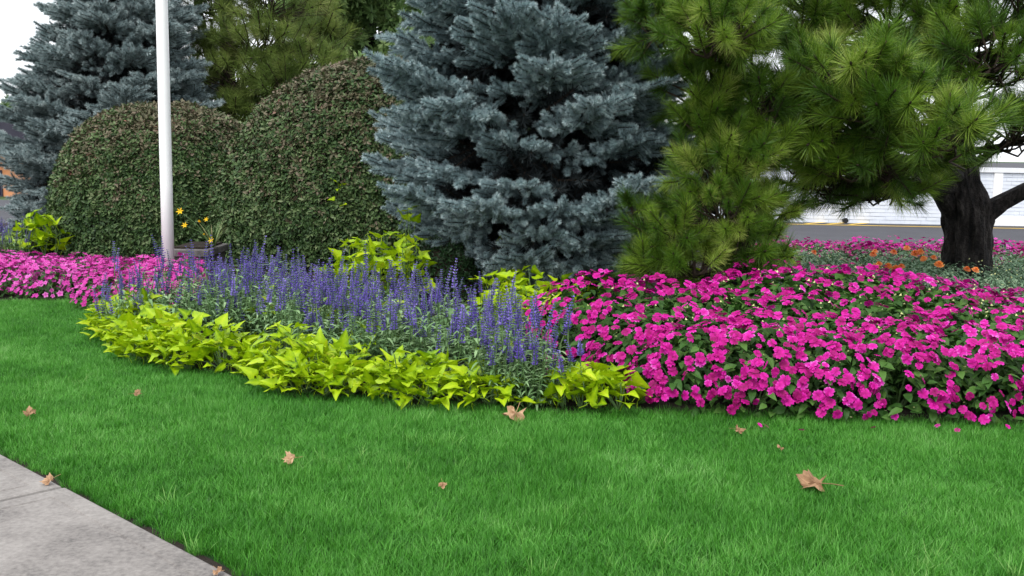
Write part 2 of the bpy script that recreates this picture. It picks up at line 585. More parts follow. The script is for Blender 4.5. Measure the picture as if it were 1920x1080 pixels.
# dirt seam between pavement and lawn
a, b_ = SW1 - sw_dir * 3.0, SW0 + sw_dir * 9.0
off = -sw_nrm * 0.065
sheet('dirt_strip', [tuple(a), tuple(a + off), tuple(b_ + off), tuple(b_)], -0.006, M['soil'])

# pavement: slabs with open joints
joint_pt = G(125, 924)[:2]
t_joint = float(np.dot(joint_pt - SW1, sw_dir))
side = obj('sidewalk', None)
tag(side, kind='structure')
SL, SWW, GAP = 1.52, 1.5, 0.03


def slab_mesh():
    b2 = MB()
    L, W, T, bv = SL - GAP, SWW, 0.11, 0.014
    rings = [(0, -T), (0, -bv), (bv * 0.3, -bv * 0.3), (bv, 0), (0.085, 0), (0.089, -0.004), (0.097, -0.004), (0.101, 0)]
    vs, fs = [], []
    for (ins, z) in rings:
        vs += [(ins, ins, z), (L - ins, ins, z), (L - ins, W - ins, z), (ins, W - ins, z)]
    for k in range(len(rings) - 1):
        for i in range(4):
            j = (i + 1) % 4
            fs.append((4 * k + i, 4 * k + j, 4 * k + 4 + j, 4 * k + 4 + i))
    fs.append((28, 29, 30, 31))
    b2.add(vs, fs)
    return b2.mesh('slab', M['concrete'])


slab_me = slab_mesh()
ang = math.atan2(sw_dir[1], sw_dir[0])
for k in range(-3, 5):
    p = SW1 + sw_dir * (t_joint + k * SL + GAP / 2)
    o = obj('slab', slab_me, side, (p[0], p[1], 0.028 + 0.002 * ((k * 7) % 3)))
    # local x along sw_dir, local y towards street
    Xv, Yv = Vector((*sw_dir, 0)), Vector((*sw_nrm, 0))
    Zv = Xv.cross(Yv)
    mtx = Matrix((Xv, Yv, Vector((0, 0, 1)))).transposed().to_4x4()
    mtx.translation = o.location
    o.matrix_world = mtx
if Zv.z < 0:
    slab_me.flip_normals()
base_poly = [tuple(a + sw_nrm * 0.002), tuple(b_ + sw_nrm * 0.002), tuple(b_ + sw_nrm * 2.2), tuple(a + sw_nrm * 2.2)]
sheet('pavement_bedding', base_poly, -0.01, M['soil'])

# parking lot with painted lines
AS0, AS1 = 13.8, 22.0
sheet('parking_lot', [(-30, AS0 + 3.9), (-2.0, AS0 + 3.8), (3.0, AS0 - 0.1), (30, AS0 - 0.4), (400, AS1 + 600), (2, AS1 + 600), (2, AS1 + 3), (-30, AS1 + 3)], 0.0, M['asphalt'])


def line_mark(p0, p1, w):
    p0, p1 = np.array(p0), np.array(p1)
    d = norm(p1 - p0)
    n = np.array([-d[1], d[0]]) * w / 2
    o = sheet('painted_line', [tuple(p0 - n), tuple(p1 - n), tuple(p1 + n), tuple(p0 + n)], 0.005, M['yellow'])
    return o


ly = G(1700, 424)[1]
line_mark((3.0, ly), (14, ly - 0.25), 0.13)
for k in range(3):
    x = D(1515 + 42 * k, 418, 21)[0]
    line_mark((x, ly + 0.12), (x + 0.75, ly + 0.95), 0.12)

# ------------------------------------------------------------------ white brick wall
WY = 21.85
WH = 1.19
wall = thing('brick_wall', 'long low white painted brick wall behind the asphalt lot', 'wall', (0, WY, 0))
mb = MB()
bl, bh, mj = 0.215, 0.0665, 0.011
courses = int((WH - 0.09) / (bh + mj))
for c in range(courses):
    z0 = 0.0 + c * (bh + mj)
    x = 2.5 - (0.11 if c % 2 else 0.0)
    while x < 15:
        yj = random.uniform(-0.006, 0.006)
        lo = (x + 0.002, -0.105 + yj, z0)
        hi = (x + bl - 0.002, 0.0, z0 + bh)
        mb.box(lo, hi)
        x += bl
o = mb.build('brickwork', M['brick'], wall)
o['kind'] = 'stuff'
mb = MB()
mb.box((2.4, -0.092, -0.05), (15.1, 0.08, WH - 0.09))
mb.build('mortar_core', M['mortar'], wall)
mb = MB()
mb.box((2.3, -0.15, WH - 0.088), (15.2, 0.12, WH + 0.01))
mb.build('coping', M['coping'], wall)
px = D(1862, 400, WY)[0]
mb = MB()
mb.box((px - 0.09, -0.135, -0.02), (px + 0.09, -0.101, WH - 0.091))
mb.build('pilaster', M['white_paint'], wall)
mb = MB()
mb.box((px + 0.093, -0.14, -0.02), (15.0, -0.102, 0.17))
mb.build('base_panel', M['white_paint'], wall)
mb = MB()
pp = D(1580, 411, WY)
mb.tube([(pp[0], -0.2, 0.055), (pp[0], -0.09, 0.055)], [0.045, 0.045], 14)
mb.tube([(pp[0], -0.215, 0.055), (pp[0], -0.199, 0.055)], [0.055, 0.055], 14)
mb.build('drain_pipe', M['black_pipe'], wall)

# ------------------------------------------------------------------ orange building, far left
BD = 38.0
p_tr = D(38, 290, BD)
bx1 = p_tr[0] + 1.6
top_z, fas_z = D(0, 216, BD)[2], D(0, 288, BD)[2]
bld = thing('orange_building', 'flat roofed orange stucco building with dark fascia beyond the far spruce', 'building', (bx1 - 6, BD, -0.58))
zb = -0.58
mb = MB(); mb.box((-9, 0, -0.2), (6, 8, fas_z - zb)); mb.build('wall', M['stucco'], bld)
mb = MB(); mb.box((-9.3, -0.45, fas_z - zb + 0.003), (6.3, 8.3, top_z - zb)); rf = mb.build('roof_fascia', M['fascia'], bld)
mb = MB(); mb.box((-9.35, -0.5, top_z - zb + 0.003), (6.35, 8.35, top_z - zb + 0.09)); mb.build('roof_trim', M['trim'], rf)
for u in (2, -120, -260):
    q = D(u, 345, BD)
    x1 = q[0] - (bx1 - 6)
    z0, z1 = D(0, 366, BD)[2] - zb, D(0, 322, BD)[2] - zb
    mb = MB(); mb.box((x1 - 1.2, -0.03, z0), (x1, 0.05, z1)); wdw = mb.build('window', M['glass'], bld)
    mb = MB()
    for (l0, h0) in (((x1 - 1.26, -0.05, z0 - 0.06), (x1 + 0.06, 0.0, z0)), ((x1 - 1.26, -0.05, z1), (x1 + 0.06, 0.0, z1 + 0.06)), ((x1 - 1.26, -0.05, z0), (x1 - 1.2, 0.0, z1)), ((x1, -0.05, z0), (x1 + 0.06, 0.0, z1))):
        mb.box(l0, h0)
    mb.build('window_frame', M['fascia'], wdw)

# ------------------------------------------------------------------ flagpole
fp = D(317, 546, 9.7)
pole = thing('flagpole', 'tall round white painted metal flagpole rising from the pink flowers', 'flagpole', (fp[0], fp[1], 0))
mb = MB()
mb.tube([(0, 0, z) for z in (0.0, 1.0, 2.0, 3.0, 4.5, 6.0, 7.5)], [0.056, 0.0555, 0.055, 0.053, 0.049, 0.043, 0.036], 32)
mb.build('shaft', M['white_paint'], pole, smooth=True)
mb = MB()
mb.tube([(0, 0, 0.0), (0, 0, 0.02), (0, 0, 0.05)], [0.15, 0.15, 0.075], 28)
mb.build('base_collar', M['white_paint'], pole)
mb = MB()
mb.tube([(0, 0, 7.5), (0, 0, 7.56), (0, 0, 7.6), (0, 0, 7.66), (0, 0, 7.72), (0, 0, 7.76)], [0.03, 0.03, 0.06, 0.085, 0.06, 0.01], 16)
mb.build('finial', M['steel'], pole, smooth=True)

# ------------------------------------------------------------------ low stone planter behind the pole
sp = D(370, 470, 10.6)
st = thing('stone_planter', 'low weathered grey stone ledge under the yellow daylily', 'planter', (sp[0], 10.6, 0))
mb = MB()
mb.box((-0.26, -0.10, 0.0), (0.12, 0.60, 0.235)); mb.build('block', M['stone'], st)
mb = MB()
mb.box((-0.29, -0.13, 0.238), (0.15, 0.63, 0.315)); cs = mb.build('cap_slab', M['stone'], st)
bv = cs.modifiers.new('bevel', 'BEVEL'); bv.width = 0.012; bv.segments = 2
mb = MB()
mb.box((-0.22, -0.06, 0.317), (0.10, 0.56, 0.335)); mb.build('soil', M['soil'], st)

# ================================================================== GRASS


def tuft_mesh(i, n=84, rad=0.06, h=0.060):
    r = np.random.default_rng(100 + i)
    mb = MB()
    for _ in range(n):
        a, q = r.uniform(0, 2 * math.pi), rad * math.sqrt(r.uniform())
        base = (q * math.cos(a), q * math.sin(a), -0.012)
        th = r.uniform(0, 2 * math.pi)
        lean = abs(r.normal(0, 0.28))
        d = norm([math.cos(th) * lean, math.sin(th) * lean, 1])
        L = h * r.uniform(0.55, 1.25)
        s = np.array([-math.sin(th + r.normal(0, .6)), math.cos(th), 0.0])
        bend = np.array([math.cos(th), math.sin(th), -0.35]) * r.uniform(0.05, 0.55)
        t0 = r.uniform(0, 1)
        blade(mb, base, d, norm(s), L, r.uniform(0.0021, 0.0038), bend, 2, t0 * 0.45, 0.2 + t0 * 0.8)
    return mb.mesh('grass_tuft', M['grass'])


tuft_c = templates('grass_tufts', [tuft_mesh(i) for i in range(7)])
gx, gy = np.meshgrid(np.arange(-8.5, 6.5, 0.046), np.arange(2.5, 10.2, 0.046))
P = np.stack([gx.ravel(), gy.ravel()], 1)
P += rng.uniform(-0.028, 0.028, P.shape)
keep = ~in_poly_np(P, BED)
keep |= in_poly_np(P, BED) & ~in_poly_np(P + np.array([0.0, -0.05]), BED)
dsw = (P - SW1) @ (-sw_nrm)
keep &= dsw > 0.042 + 0.022 * np.array([mnoise.noise(Vector((x * 4, y * 4, 0))) for x, y in P])
keep &= np.abs(P[:, 0]) < (0.53 * P[:, 1] + 0.6)
keep &= P[:, 1] > 2.75
P = P[keep]
n = len(P)
dirs = np.stack([rng.normal(0, .10, n), rng.normal(0, .10, n), np.ones(n)], 1)
tall = 0.85 + 0.35 * np.array([mnoise.noise(Vector((x * 1.7, y * 1.7, 3.1))) for x, y in P])
dsw = dsw[keep]
s1 = rng.uniform(0.85, 1.15, n) * tall
s1 *= np.where(dsw < 0.12, 0.75, 1.0)
scl = np.stack([np.ones(n) * 1.0, np.ones(n) * 1.0, s1], 1)
scl[:, :2] *= np.where(dsw < 0.12, 0.6, 1.0)[:, None]
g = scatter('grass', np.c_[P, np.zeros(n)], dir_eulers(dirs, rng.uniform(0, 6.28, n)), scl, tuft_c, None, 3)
tag(g, 'short bright green mown grass blades covering the lawn', 'grass', kind='stuff')

# coarser, paler weed grass clumps standing a little above the turf
M['coarse'] = leaf_mat('coarse_grass', [(0.0, (0.06, 0.21, 0.02)), (0.5, (0.13, 0.34, 0.05)), (1.0, (0.34, 0.50, 0.18))], 0.45, 0.3, 0.3, 0.4, 0.6, 0.2, 2.0)


def weed_mesh(i):
    r = np.random.default_rng(150 + i)
    mb = MB()
    for _ in range(16):
        th = r.uniform(0, 6.283)
        lean = abs(r.normal(0, 0.5))
        d = norm([math.cos(th) * lean, math.sin(th) * lean, 1])
        blade(mb, (r.normal(0, .018), r.normal(0, .018), -0.01), d, norm([-math.sin(th), math.cos(th), 0.2]), r.uniform(0.05, 0.10), r.uniform(0.003, 0.0055), np.array([math.cos(th), math.sin(th), -0.4]) * r.uniform(0.1, 0.5), 3, r.uniform(0, .5), r.uniform(.3, 1))
    return mb.mesh('weed_clump', M['coarse'])


weed_c = templates('weed_clumps', [weed_mesh(i) for i in range(5)])
f = np.array([mnoise.noise(Vector((x * 1.1, y * 1.1, 7.7))) for x, y in P]) + 0.5 * np.array([mnoise.noise(Vector((x * 4.1, y * 4.1, 2.7))) for x, y in P])
sel = (rng.uniform(0, 1, n) < np.clip((f - 0.05) * 0.12, 0, 0.07) + 0.005) & (P[:, 1] < 6.5)
Q = P[sel]
m_ = len(Q)
cg = scatter('coarse_grass', np.c_[Q, np.zeros(m_)], dir_eulers(np.stack([rng.normal(0, .1, m_), rng.normal(0, .1, m_), np.ones(m_)], 1), rng.uniform(0, 6.28, m_)), rng.uniform(0.7, 1.15, m_), weed_c, None, 5)
tag(cg, 'paler coarse grass clumps scattered through the lawn', 'grass', kind='stuff')

# ================================================================== CONIFERS


def spruce_shoot(i, mat, needles=190):
    r = np.random.default_rng(300 + i)
    mb = MB()
    bendx, bendz = r.uniform(-0.12, 0.12), r.uniform(-0.05, 0.10)

    def axis(t):
        return np.array([bendx * t * t, bendz * t * t, t])
    mb.tube([axis(t) for t in (0, 0.35, 0.7, 0.97)], [0.035, 0.03, 0.025, 0.015], 5, 0.35, 1)
    ga = 2.39996
    for k in range(needles):
        t = 0.02 + 0.97 * ((k + 0.5) / needles)
        th = k * ga + r.normal(0, 0.25)
        L = 0.25 * r.uniform(0.8, 1.15) * (1.0 - 0.25 * max(0, t - 0.8) / 0.2)
        fwd = 0.55 + 0.7 * max(0, (t - 0.75) / 0.25) + r.normal(0, 0.12)
        rad = np.array([math.cos(th), math.sin(th), 0])
        d = norm(rad + np.array([0, 0, fwd]))
        s = np.cross(d, rand_unit(r))
        blade(mb, axis(t) + rad * 0.015, d, norm(s), L, 0.042, rad * 0.0 + np.array([0, 0, 0.1]), 1, r.uniform(0.0, 0.35) + 0.2 * t * t, r.uniform(0.45, 0.75) + 0.35 * t * t)
    return mb.mesh('spruce_shoot', [mat, M['twig']])


def whorl_spruce(name, label, loc, H, R0, seed, mat, z_lo=0.1, cut=99.0, bare=0.0, profile=0.85, shoot=0.2, tier=0.26, skirt=0.16):
    r = np.random.default_rng(seed)
    root = thing(name, label, 'tree', loc)
    mb = MB()
    mb.tube([(0, 0, H * t) for t in np.linspace(0, 1, 9)], [0.17 * (1 - 0.93 * t) for t in np.linspace(0, 1, 9)], 12, rough=0.15)
    mb.build('trunk', M['bark'], root, smooth=True)
    limb = MB()
    PT, DR, SC, OLD = [], [], [], []
    z = z_lo
    while z < H - 0.25:
        zt = z / H
        env = R0 * (1 - zt) ** profile
        env *= min(1.0, skirt + 0.78 * z)
        nb = max(4, int(10 + 2 * r.uniform() - 5 * zt))
        a0 = r.uniform(0, 6.28)
        for b in range(nb):
            az = a0 + 6.283 * b / nb + r.normal(0, 0.16)
            L = env * r.uniform(0.84, 1.05)
            zb_ = z + r.uniform(-0.06, 0.06) + 0.20 * mnoise.noise(Vector((2.1 * math.cos(az), 2.1 * math.sin(az), z * 1.3 + seed)))
            L *= 1 + 0.20 * mnoise.noise(Vector((2.6 * math.cos(az), 2.6 * math.sin(az), z * 2.0 + seed + 5)))
            rad = np.array([math.cos(az), math.sin(az), 0.0])
            tan = np.array([-math.sin(az), math.cos(az), 0.0])
            rise = 0.10 + 0.35 * zt + r.normal(0, 0.05)
            sag = r.uniform(0.20, 0.34) * (1 - zt)

            def bp(t):
                return np.array([0, 0, zb_]) + rad * L * t + np.array([0, 0, L * (rise * t - sag * t * (1.35 - t) * 1.6)]) + tan * 0.06 * math.sin(3 * t + b)
            path = [bp(t) for t in (0, .25, .5, .75, 1)]
            limb.tube(path, [0.028, 0.022, 0.016, 0.011, 0.005], 5, cap=False)
            nl = max(3, int(L / 0.072))
            for k in range(nl):
                t = 0.38 + 0.62 * (k + 0.5) / nl
                p = bp(t)
                sgn = 1 if k % 2 else -1
                fwd = norm(bp(min(1, t + .05)) - bp(t - .05))
                LL = (0.16 + 0.50 * (1 - t)) * min(1.0, L / 1.0) * r.uniform(0.75, 1.15)
                ld = norm(fwd * 0.75 + tan * sgn * r.uniform(0.7, 1.0) + np.array([0, 0, r.normal(-0.06, 0.12)]))
                ns = max(2, int(LL / 0.075))
                for m in range(ns + 1):
                    q = (m + 0.35) / (ns + 0.5)
                    sp_ = p + ld * LL * q + np.array([0, 0, -0.10 * LL * q])
                    last = m == ns
                    s2 = 1 if m % 2 else -1
                    lat = np.cross(ld, [0, 0, 1.0])
                    dd = ld + (0 if last else lat * s2 * r.uniform(0.45, 0.95)) + np.array([0, 0, r.normal(0.16, 0.16)]) + rad * 0.35
                    PT.append(sp_); DR.append(norm(dd)); SC.append(shoot * r.uniform(0.72, 1.12)); OLD.append(t < 0.5 and q < 0.5)
                    if r.uniform() < 0.30 and not last:      # hanging / upright secondaries fill the spray
                        PT.append(sp_); DR.append(norm(dd * 0.6 + np.array([0, 0, r.choice([-0.9, -0.6, 0.7])]))); SC.append(shoot * r.uniform(0.55, 0.85)); OLD.append(False)
            for m in range(4):
                t = 0.86 + 0.14 * m / 3
                PT.append(bp(t)); DR.append(norm(rad + tan * r.normal(0, 0.35) + np.array([0, 0, 0.25 + r.normal(0, .15)]))); SC.append(shoot * r.uniform(0.85, 1.2)); OLD.append(False)
        z += r.uniform(0.8, 1.2) * tier * (1 + 0.3 * (z > 3.2))
    # old growth round the trunk, coloured near black as painted inner shade
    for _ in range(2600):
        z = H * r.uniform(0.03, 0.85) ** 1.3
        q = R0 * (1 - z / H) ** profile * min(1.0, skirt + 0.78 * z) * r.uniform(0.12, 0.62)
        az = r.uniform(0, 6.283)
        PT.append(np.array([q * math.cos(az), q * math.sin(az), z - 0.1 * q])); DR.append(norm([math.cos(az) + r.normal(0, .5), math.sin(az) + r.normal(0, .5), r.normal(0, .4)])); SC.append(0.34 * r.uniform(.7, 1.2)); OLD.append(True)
    limb.build('limbs', M['twig'], root)['kind'] = 'stuff'
    PT, DR, SC, OLD = np.array(PT), np.array(DR), np.array(SC), np.array(OLD)
    eul = dir_eulers(DR, r.uniform(0, 6.28, len(PT)))
    scatter('crown', PT[~OLD], eul[~OLD], SC[~OLD], mat, root, seed)
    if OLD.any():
        scatter('inner_needles', PT[OLD], eul[OLD], SC[OLD], old_shade_c, root, seed)
    return root


near_c = templates('spruce_shoots', [spruce_shoot(i, M['spruce']) for i in range(5)])
far_c = templates('spruce_shoots_pale', [spruce_shoot(10 + i, M['spruce_far'], 130) for i in range(4)])
old_shade_c = templates('spruce_shoots_old_shade', [spruce_shoot(20 + i, M['spruce_old_shade'], 90) for i in range(2)])

c = D(1018, 540, 9.5)
whorl_spruce('blue_spruce', 'large silvery blue spruce between the clipped shrub and the green pine', (c[0], 9.5, 0), 6.4, 1.74, 11, near_c, 0.32, profile=0.62, shoot=0.172, tier=0.215)
c = D(236, 470, 16.0)
whorl_spruce('blue_spruce', 'pale blue spruce behind the flagpole beside the orange building', (c[0], 16.0, 0), 6.2, 1.84, 23, far_c, 0.15, profile=0.85, shoot=0.215, tier=0.20, skirt=0.6)


def pine_tuft(i, mat, needles=220, nlen=0.178, ax=0.15):
    r = np.random.default_rng(500 + i)
    nlen *= (1.0, 0.82, 1.05, 0.7, 0.95, 0.88)[i % 6]
    ax *= (1.0, 1.5, 0.6, 0.8, 1.9, 1.1)[i % 6]
    open_ = (0.15, 0.45, -0.05, 0.3, 0.6, 0.1)[i % 6]
    mb = MB()
    mb.tube([(0, 0, -0.12), (0, 0, ax * 0.5), (0, 0, ax)], [0.008, 0.008, 0.007], 6, 0.3, 1)
    mb.tube([(0, 0, ax), (0, 0, ax + 0.012), (0, 0, ax + 0.035)], [0.008, 0.009, 0.002], 6, 0.9, 1)
    ga = 2.39996
    for k in range(needles):
        t = (k + 0.5) / needles
        th = k * ga + r.normal(0, 0.3)
        rad = np.array([math.cos(th), math.sin(th), 0])
        fwd = open_ + 1.5 * t ** 2.2 + r.normal(0, 0.18)
        d = norm(rad + np.array([0, 0, fwd]))
        L = nlen * r.uniform(0.75, 1.12)
        s = norm(np.cross(d, rand_unit(r)))
        bend = np.array([0, 0, 1.0]) * r.normal(0.03, 0.06) + r.normal(0, 0.05, 3)
        blade(mb, rad * 0.006 + np.array([0, 0, ax * t]), d, s, L, 0.0041, bend, 2, r.uniform(0, 0.55), r.uniform(0.35, 1.0))
    return mb.mesh('pine_tuft', [mat, M['twig']])


pine_c = templates('pine_tufts', [pine_tuft(i, M['pine']) for i in range(6)])
pinefar_c = templates('pine_tufts_olive', [pine_tuft(20 + i, M['pine_far'], 140) for i in range(4)])


def bez(p0, p1, sag, n=7):
    p0, p1 = np.asarray(p0, float), np.asarray(p1, float)
    return [p0 + (p1 - p0) * t + np.array([0, 0, sag]) * 4 * t * (1 - t) for t in np.linspace(0, 1, n)]


def lobe_pine(name, label, base, trunk, lobes, coll, seed, extra_limbs=(), size=1.0, up=0.45, dens=1.5):
    """trunk: list of (point, radius); lobes: (centre, (rx, ry, rz), count, anchor height on trunk)"""
    r = np.random.default_rng(seed)
    base = np.asarray(base, float)
    root = thing(name, label, 'tree', base)
    mb = MB()
    # resample trunk finely so that bark relief shows
    pts, rad = [], []
    for i in range(len(trunk) - 1):
        (p0, r0), (p1, r1) = trunk[i], trunk[i + 1]
        k = max(2, int(np.linalg.norm(np.array(p1) - np.array(p0)) / 0.06))
        for j in range(k):
            t = j / k
            pts.append(np.array(p0) * (1 - t) + np.array(p1) * t - base)
            rad.append(r0 * (1 - t) + r1 * t)
    mb.tube(pts, rad, 40, rough=0.22, seed=seed)
    mb.build('trunk', M['bark'], root, smooth=False)
    for (path, rr) in extra_limbs:
        mb = MB()
        pp, rq = [], []
        for i in range(len(path) - 1):
            for t in np.linspace(0, 1, 6)[:-1]:
                pp.append(np.array(path[i]) * (1 - t) + np.array(path[i + 1]) * t - base)
                rq.append(rr[i] * (1 - t) + rr[i + 1] * t)
        mb.tube(pp, rq, 14, rough=0.2, seed=seed + 3)
        mb.build('limb', M['bark'], root)
    tp = np.array([np.array(p) for p, _ in trunk])
    PT, DR, SC = [], [], []
    twigs = MB()
    for (cen, (rx, ry, rz), cnt, drop) in lobes:
        cen = np.asarray(cen, float)
        want = cen[2] - drop
        k = int(np.argmin(np.abs(tp[:, 2] - want)))
        start = tp[k].copy()
        start[2] = min(max(want, tp[0, 2] + 0.2), tp[-1, 2])
        for i in range(len(tp) - 1):
            if tp[i, 2] <= start[2] <= tp[i + 1, 2]:
                f = (start[2] - tp[i, 2]) / (tp[i + 1, 2] - tp[i, 2] + 1e-9)
                start[:2] = tp[i, :2] * (1 - f) + tp[i + 1, :2] * f
        hub = cen - np.array([0, 0, rz * 0.35]) * np.sign(up)
        path = bez(start, hub, 0.12 * np.linalg.norm(hub - start) * r.uniform(-0.3, 0.6))
        L = np.linalg.norm(hub - start)
        r0 = min(0.06, 0.02 + 0.018 * L) * size
        mb = MB()
        mb.tube([p - base for p in path], np.linspace(r0, 0.014, len(path)), 8, rough=0.1)
        mb.build('limb', M['bark'], root)
        for _ in range(int(cnt * dens)):
            v = rand_unit(r)
            if v[2] < -0.25 and r.uniform() < 0.5:
                v[2] = -v[2]
            q = r.uniform(0.35, 1.0) ** 0.6
            p = cen + v * np.array([rx, ry, rz]) * q
            d = norm(v * np.array([1, 1, 0.8]) + np.array([0, 0, up]) + r.normal(0, 0.25, 3))
            PT.append(p - base); DR.append(d); SC.append(size * r.uniform(0.78, 1.12))
            j = r.integers(3, len(path))
            mid = (path[j] + p) / 2 + r.normal(0, 0.03, 3) - np.array([0, 0, 0.04])
            twigs.tube([path[j] - base, mid - base, p - d * 0.10 - base, p - base], [0.011, 0.009, 0.008, 0.008], 5, cap=False)
    twigs.build('branchlets', M['twig'], root)['kind'] = 'stuff'
    PT, DR, SC = np.array(PT), np.array(DR), np.array(SC)
    scatter('crown', PT, dir_eulers(DR, r.uniform(0, 6.28, len(PT))), SC, coll, root, seed)
    return root


def lobe(u, v, d, ru, rv, cnt, drop=0.3, rd=None):
    # u, v aim the bough; its depth d lies between the trunk and the bed edge
    s = d / FPX
    return (D(u, v, d), (ru * s, (rd if rd else ru * s * 0.8), rv * s), cnt, drop)


TD = 10.4
ts = TD / FPX
trunkA = [((*D(1812, 560, TD)[:2], 0.0), 50 * ts), (D(1812, 520, TD), 44 * ts), (D(1812, 440, TD), 42 * ts), (D(1811, 395, TD), 43 * ts), (D(1800, 345, TD), 35 * ts), (D(1786, 250, TD), 29 * ts), (D(1775, 100, TD), 25 * ts), (D(1765, -150, TD), 20 * ts), (D(1770, -420, TD), 9 * ts)]
limbs = [([D(1818, 430, TD), D(1850, 400, TD - 0.05), D(1880, 380, TD - 0.1), D(1925, 357, TD - 0.2), D(2040, 320, TD - 0.3), D(2160, 250, TD - 0.4)], [0.15, 0.105, 0.08, 0.075, 0.06, 0.03]),
         ([D(1800, 410, TD), D(1765, 360, TD - 0.1), D(1735, 335, TD - 0.3), D(1690, 300, TD - 0.8), D(1640, 270, TD - 1.5)], [0.12, 0.09, 0.06, 0.05, 0.03])]
lobesA = [lobe(1515, 150, 8.9, 60, 60, 20), lobe(1500, 70, 9.2, 60, 50, 16), lobe(1470, 240, 8.9, 50, 50, 12), lobe(1600, 150, 7.9, 110, 60, 26), lobe(1560, 235, 8.1, 110, 60, 24), lobe(1690, 215, 7.8, 110, 60, 30), lobe(1760, 265, 7.6, 70, 45, 14), lobe(1640, 310, 8.2, 140, 40, 26, 0.1), lobe(1560, 345, 8.6, 80, 30, 14, 0.0),
          lobe(1620, 362, 9.2, 110, 18, 18, 0.0), lobe(1500, 300, 8.6, 60, 60, 16), lobe(1860, 110, 8.8, 100, 60, 26), lobe(1800, 60, 9.4, 120, 50, 22), lobe(1890, 250, 8.8, 60, 50, 12), lobe(1650, 50, 9.6, 130, 55, 30),
          lobe(1540, 20, 9.6, 90, 50, 22), lobe(1930, 20, 9.2, 90, 70, 22), lobe(1700, -90, 9.5, 220, 70, 40), lobe(1980, 220, 9.0, 80, 60, 14), lobe(2060, 60, 10, 120, 90, 24), lobe(1750, -260, 10, 200, 90, 40), lobe(1720, 130, 9.6, 100, 40, 18), lobe(1830, 170, 9.4, 60, 30, 10)]
b0 = D(1812, 560, TD)
lobe_pine('pine_tree', 'green pine with thick dark trunk rising beside the orange flowers', (b0[0], b0[1], 0), trunkA, lobesA, pine_c, 41, limbs, size=1.0, dens=1.75)

TB = 8.7
trunkB = [((*D(1385, 560, TB)[:2], 0.0), 0.12), (D(1385, 450, TB), 0.10), (D(1380, 300, TB), 0.09), (D(1370, 100, TB), 0.08), (D(1365, -150, TB), 0.06), (D(1360, -350, TB), 0.03)]
lobesB = [lobe(1340, 60, 7.7, 90, 55, 28), lobe(1225, 40, 8.1, 40, 55, 10), lobe(1400, 70, 7.9, 50, 60, 14), lobe(1330, 165, 8.2, 80, 60, 24), lobe(1330, 240, 8.1, 60, 60, 18), lobe(1430, 200, 8.0, 50, 60, 16), lobe(1390, 300, 8.0, 80, 60, 28),
          lobe(1340, 330, 8.0, 60, 50, 16), lobe(1350, 400, 7.9, 90, 50, 26), lobe(1430, 400, 8.2, 50, 50, 14), lobe(1265, 445, 7.9, 55, 40, 10), lobe(1185, 400, 8.0, 15, 30, 2), lobe(1400, 470, 7.9, 75, 40, 18), lobe(1290, 500, 7.9, 90, 30, 18), lobe(1205, 505, 7.9, 35, 25, 5),
          lobe(1350, -60, 8.3, 130, 70, 40), lobe(1350, -220, 8.5, 100, 70, 26), lobe(1460, -60, 8.8, 70, 60, 16)]
b0 = D(1385, 560, TB)
lobe_pine('pine_tree', 'bushy pine with needles sweeping to the ground beside the blue spruce', (b0[0], b0[1], 0), trunkB, lobesB, pine_c, 43, size=0.74, dens=2.3)

TC = 17.5
trunkC = [((*D(425, 400, TC)[:2], 0.0), 0.15), (D(428, 200, TC), 0.12), (D(425, 60, TC), 0.11), (D(415, -150, TC), 0.12), (D(410, -420, TC), 0.05)]
limbC = [([D(420, 180, TC), D(385, 80, TC), D(372, 20, TC), D(362, -120, TC), D(350, -260, TC)], [0.09, 0.08, 0.07, 0.06, 0.04])]
lobesC = [lobe(500, 90, 16.6, 90, 40, 36), lobe(580, 130, 16.6, 70, 40, 34), lobe(450, 150, 16.6, 70, 50, 34), lobe(530, 170, 16.4, 70, 40, 30), lobe(600, 80, 17, 50, 35, 18), lobe(400, 100, 17, 40, 40, 16), lobe(520, 20, 17.2, 120, 35, 36),
          lobe(390, 10, 17.2, 50, 40, 18), lobe(450, 215, 16.5, 60, 30, 20), lobe(560, 205, 16.8, 60, 30, 18), lobe(480, -80, 17.5, 160, 60, 50), lobe(430, -230, 17.5, 120, 70, 40), lobe(360, 150, 17.3, 40, 50, 14), lobe(640, 170, 16.8, 40, 40, 14), lobe(400, 200, 17, 50, 40, 16)]
b0 = D(425, 400, TC)
lobe_pine('pine_tree', 'olive green pine with two dark stems behind the clipped shrubs', (b0[0], b0[1], 0), trunkC, lobesC, pinefar_c, 47, limbC, 1.2, dens=2.0)

# ================================================================== CLIPPED SHRUBS


def sprig_mesh(i, mat, leaves=8, ll=0.062, lw=0.036, spread=0.05):
    r = np.random.default_rng(700 + i)
    mb = MB()
    mb.tube([(0, 0, -0.10), (0, 0, 0.03)], [0.003, 0.002], 4, 0.3, 1)
    for k in range(leaves):
        th = k * 2.4 + r.normal(0, 0.3)
        t = k / leaves
        rad = np.array([math.cos(th), math.sin(th), 0])
        d = norm(rad + np.array([0, 0, 0.1 + 0.7 * t + r.normal(0, 0.25)]))
        n_ = norm(np.array([0, 0, 1.0]) - rad * 0.2 + r.normal(0, 0.25, 3))
        leaf_shape(mb, rad * 0.008 + np.array([0, 0, -0.06 + 0.09 * t]), d, n_, ll * r.uniform(0.7, 1.2), lw * r.uniform(0.8, 1.2), r.uniform(0, 1), 0.3, 0.25)
    return mb.mesh('leaf_sprig', [mat, M['twig']])


hedge_c = templates('hedge_sprigs', [sprig_mesh(i, M['hedge']) for i in range(5)])
hedge_top_c = templates('hedge_sprigs_bronze', [sprig_mesh(10 + i, M['hedge_top']) for i in range(4)])
box_c = templates('box_sprigs', [sprig_mesh(20 + i, M['box'], 10, 0.035, 0.017) for i in range(3)])


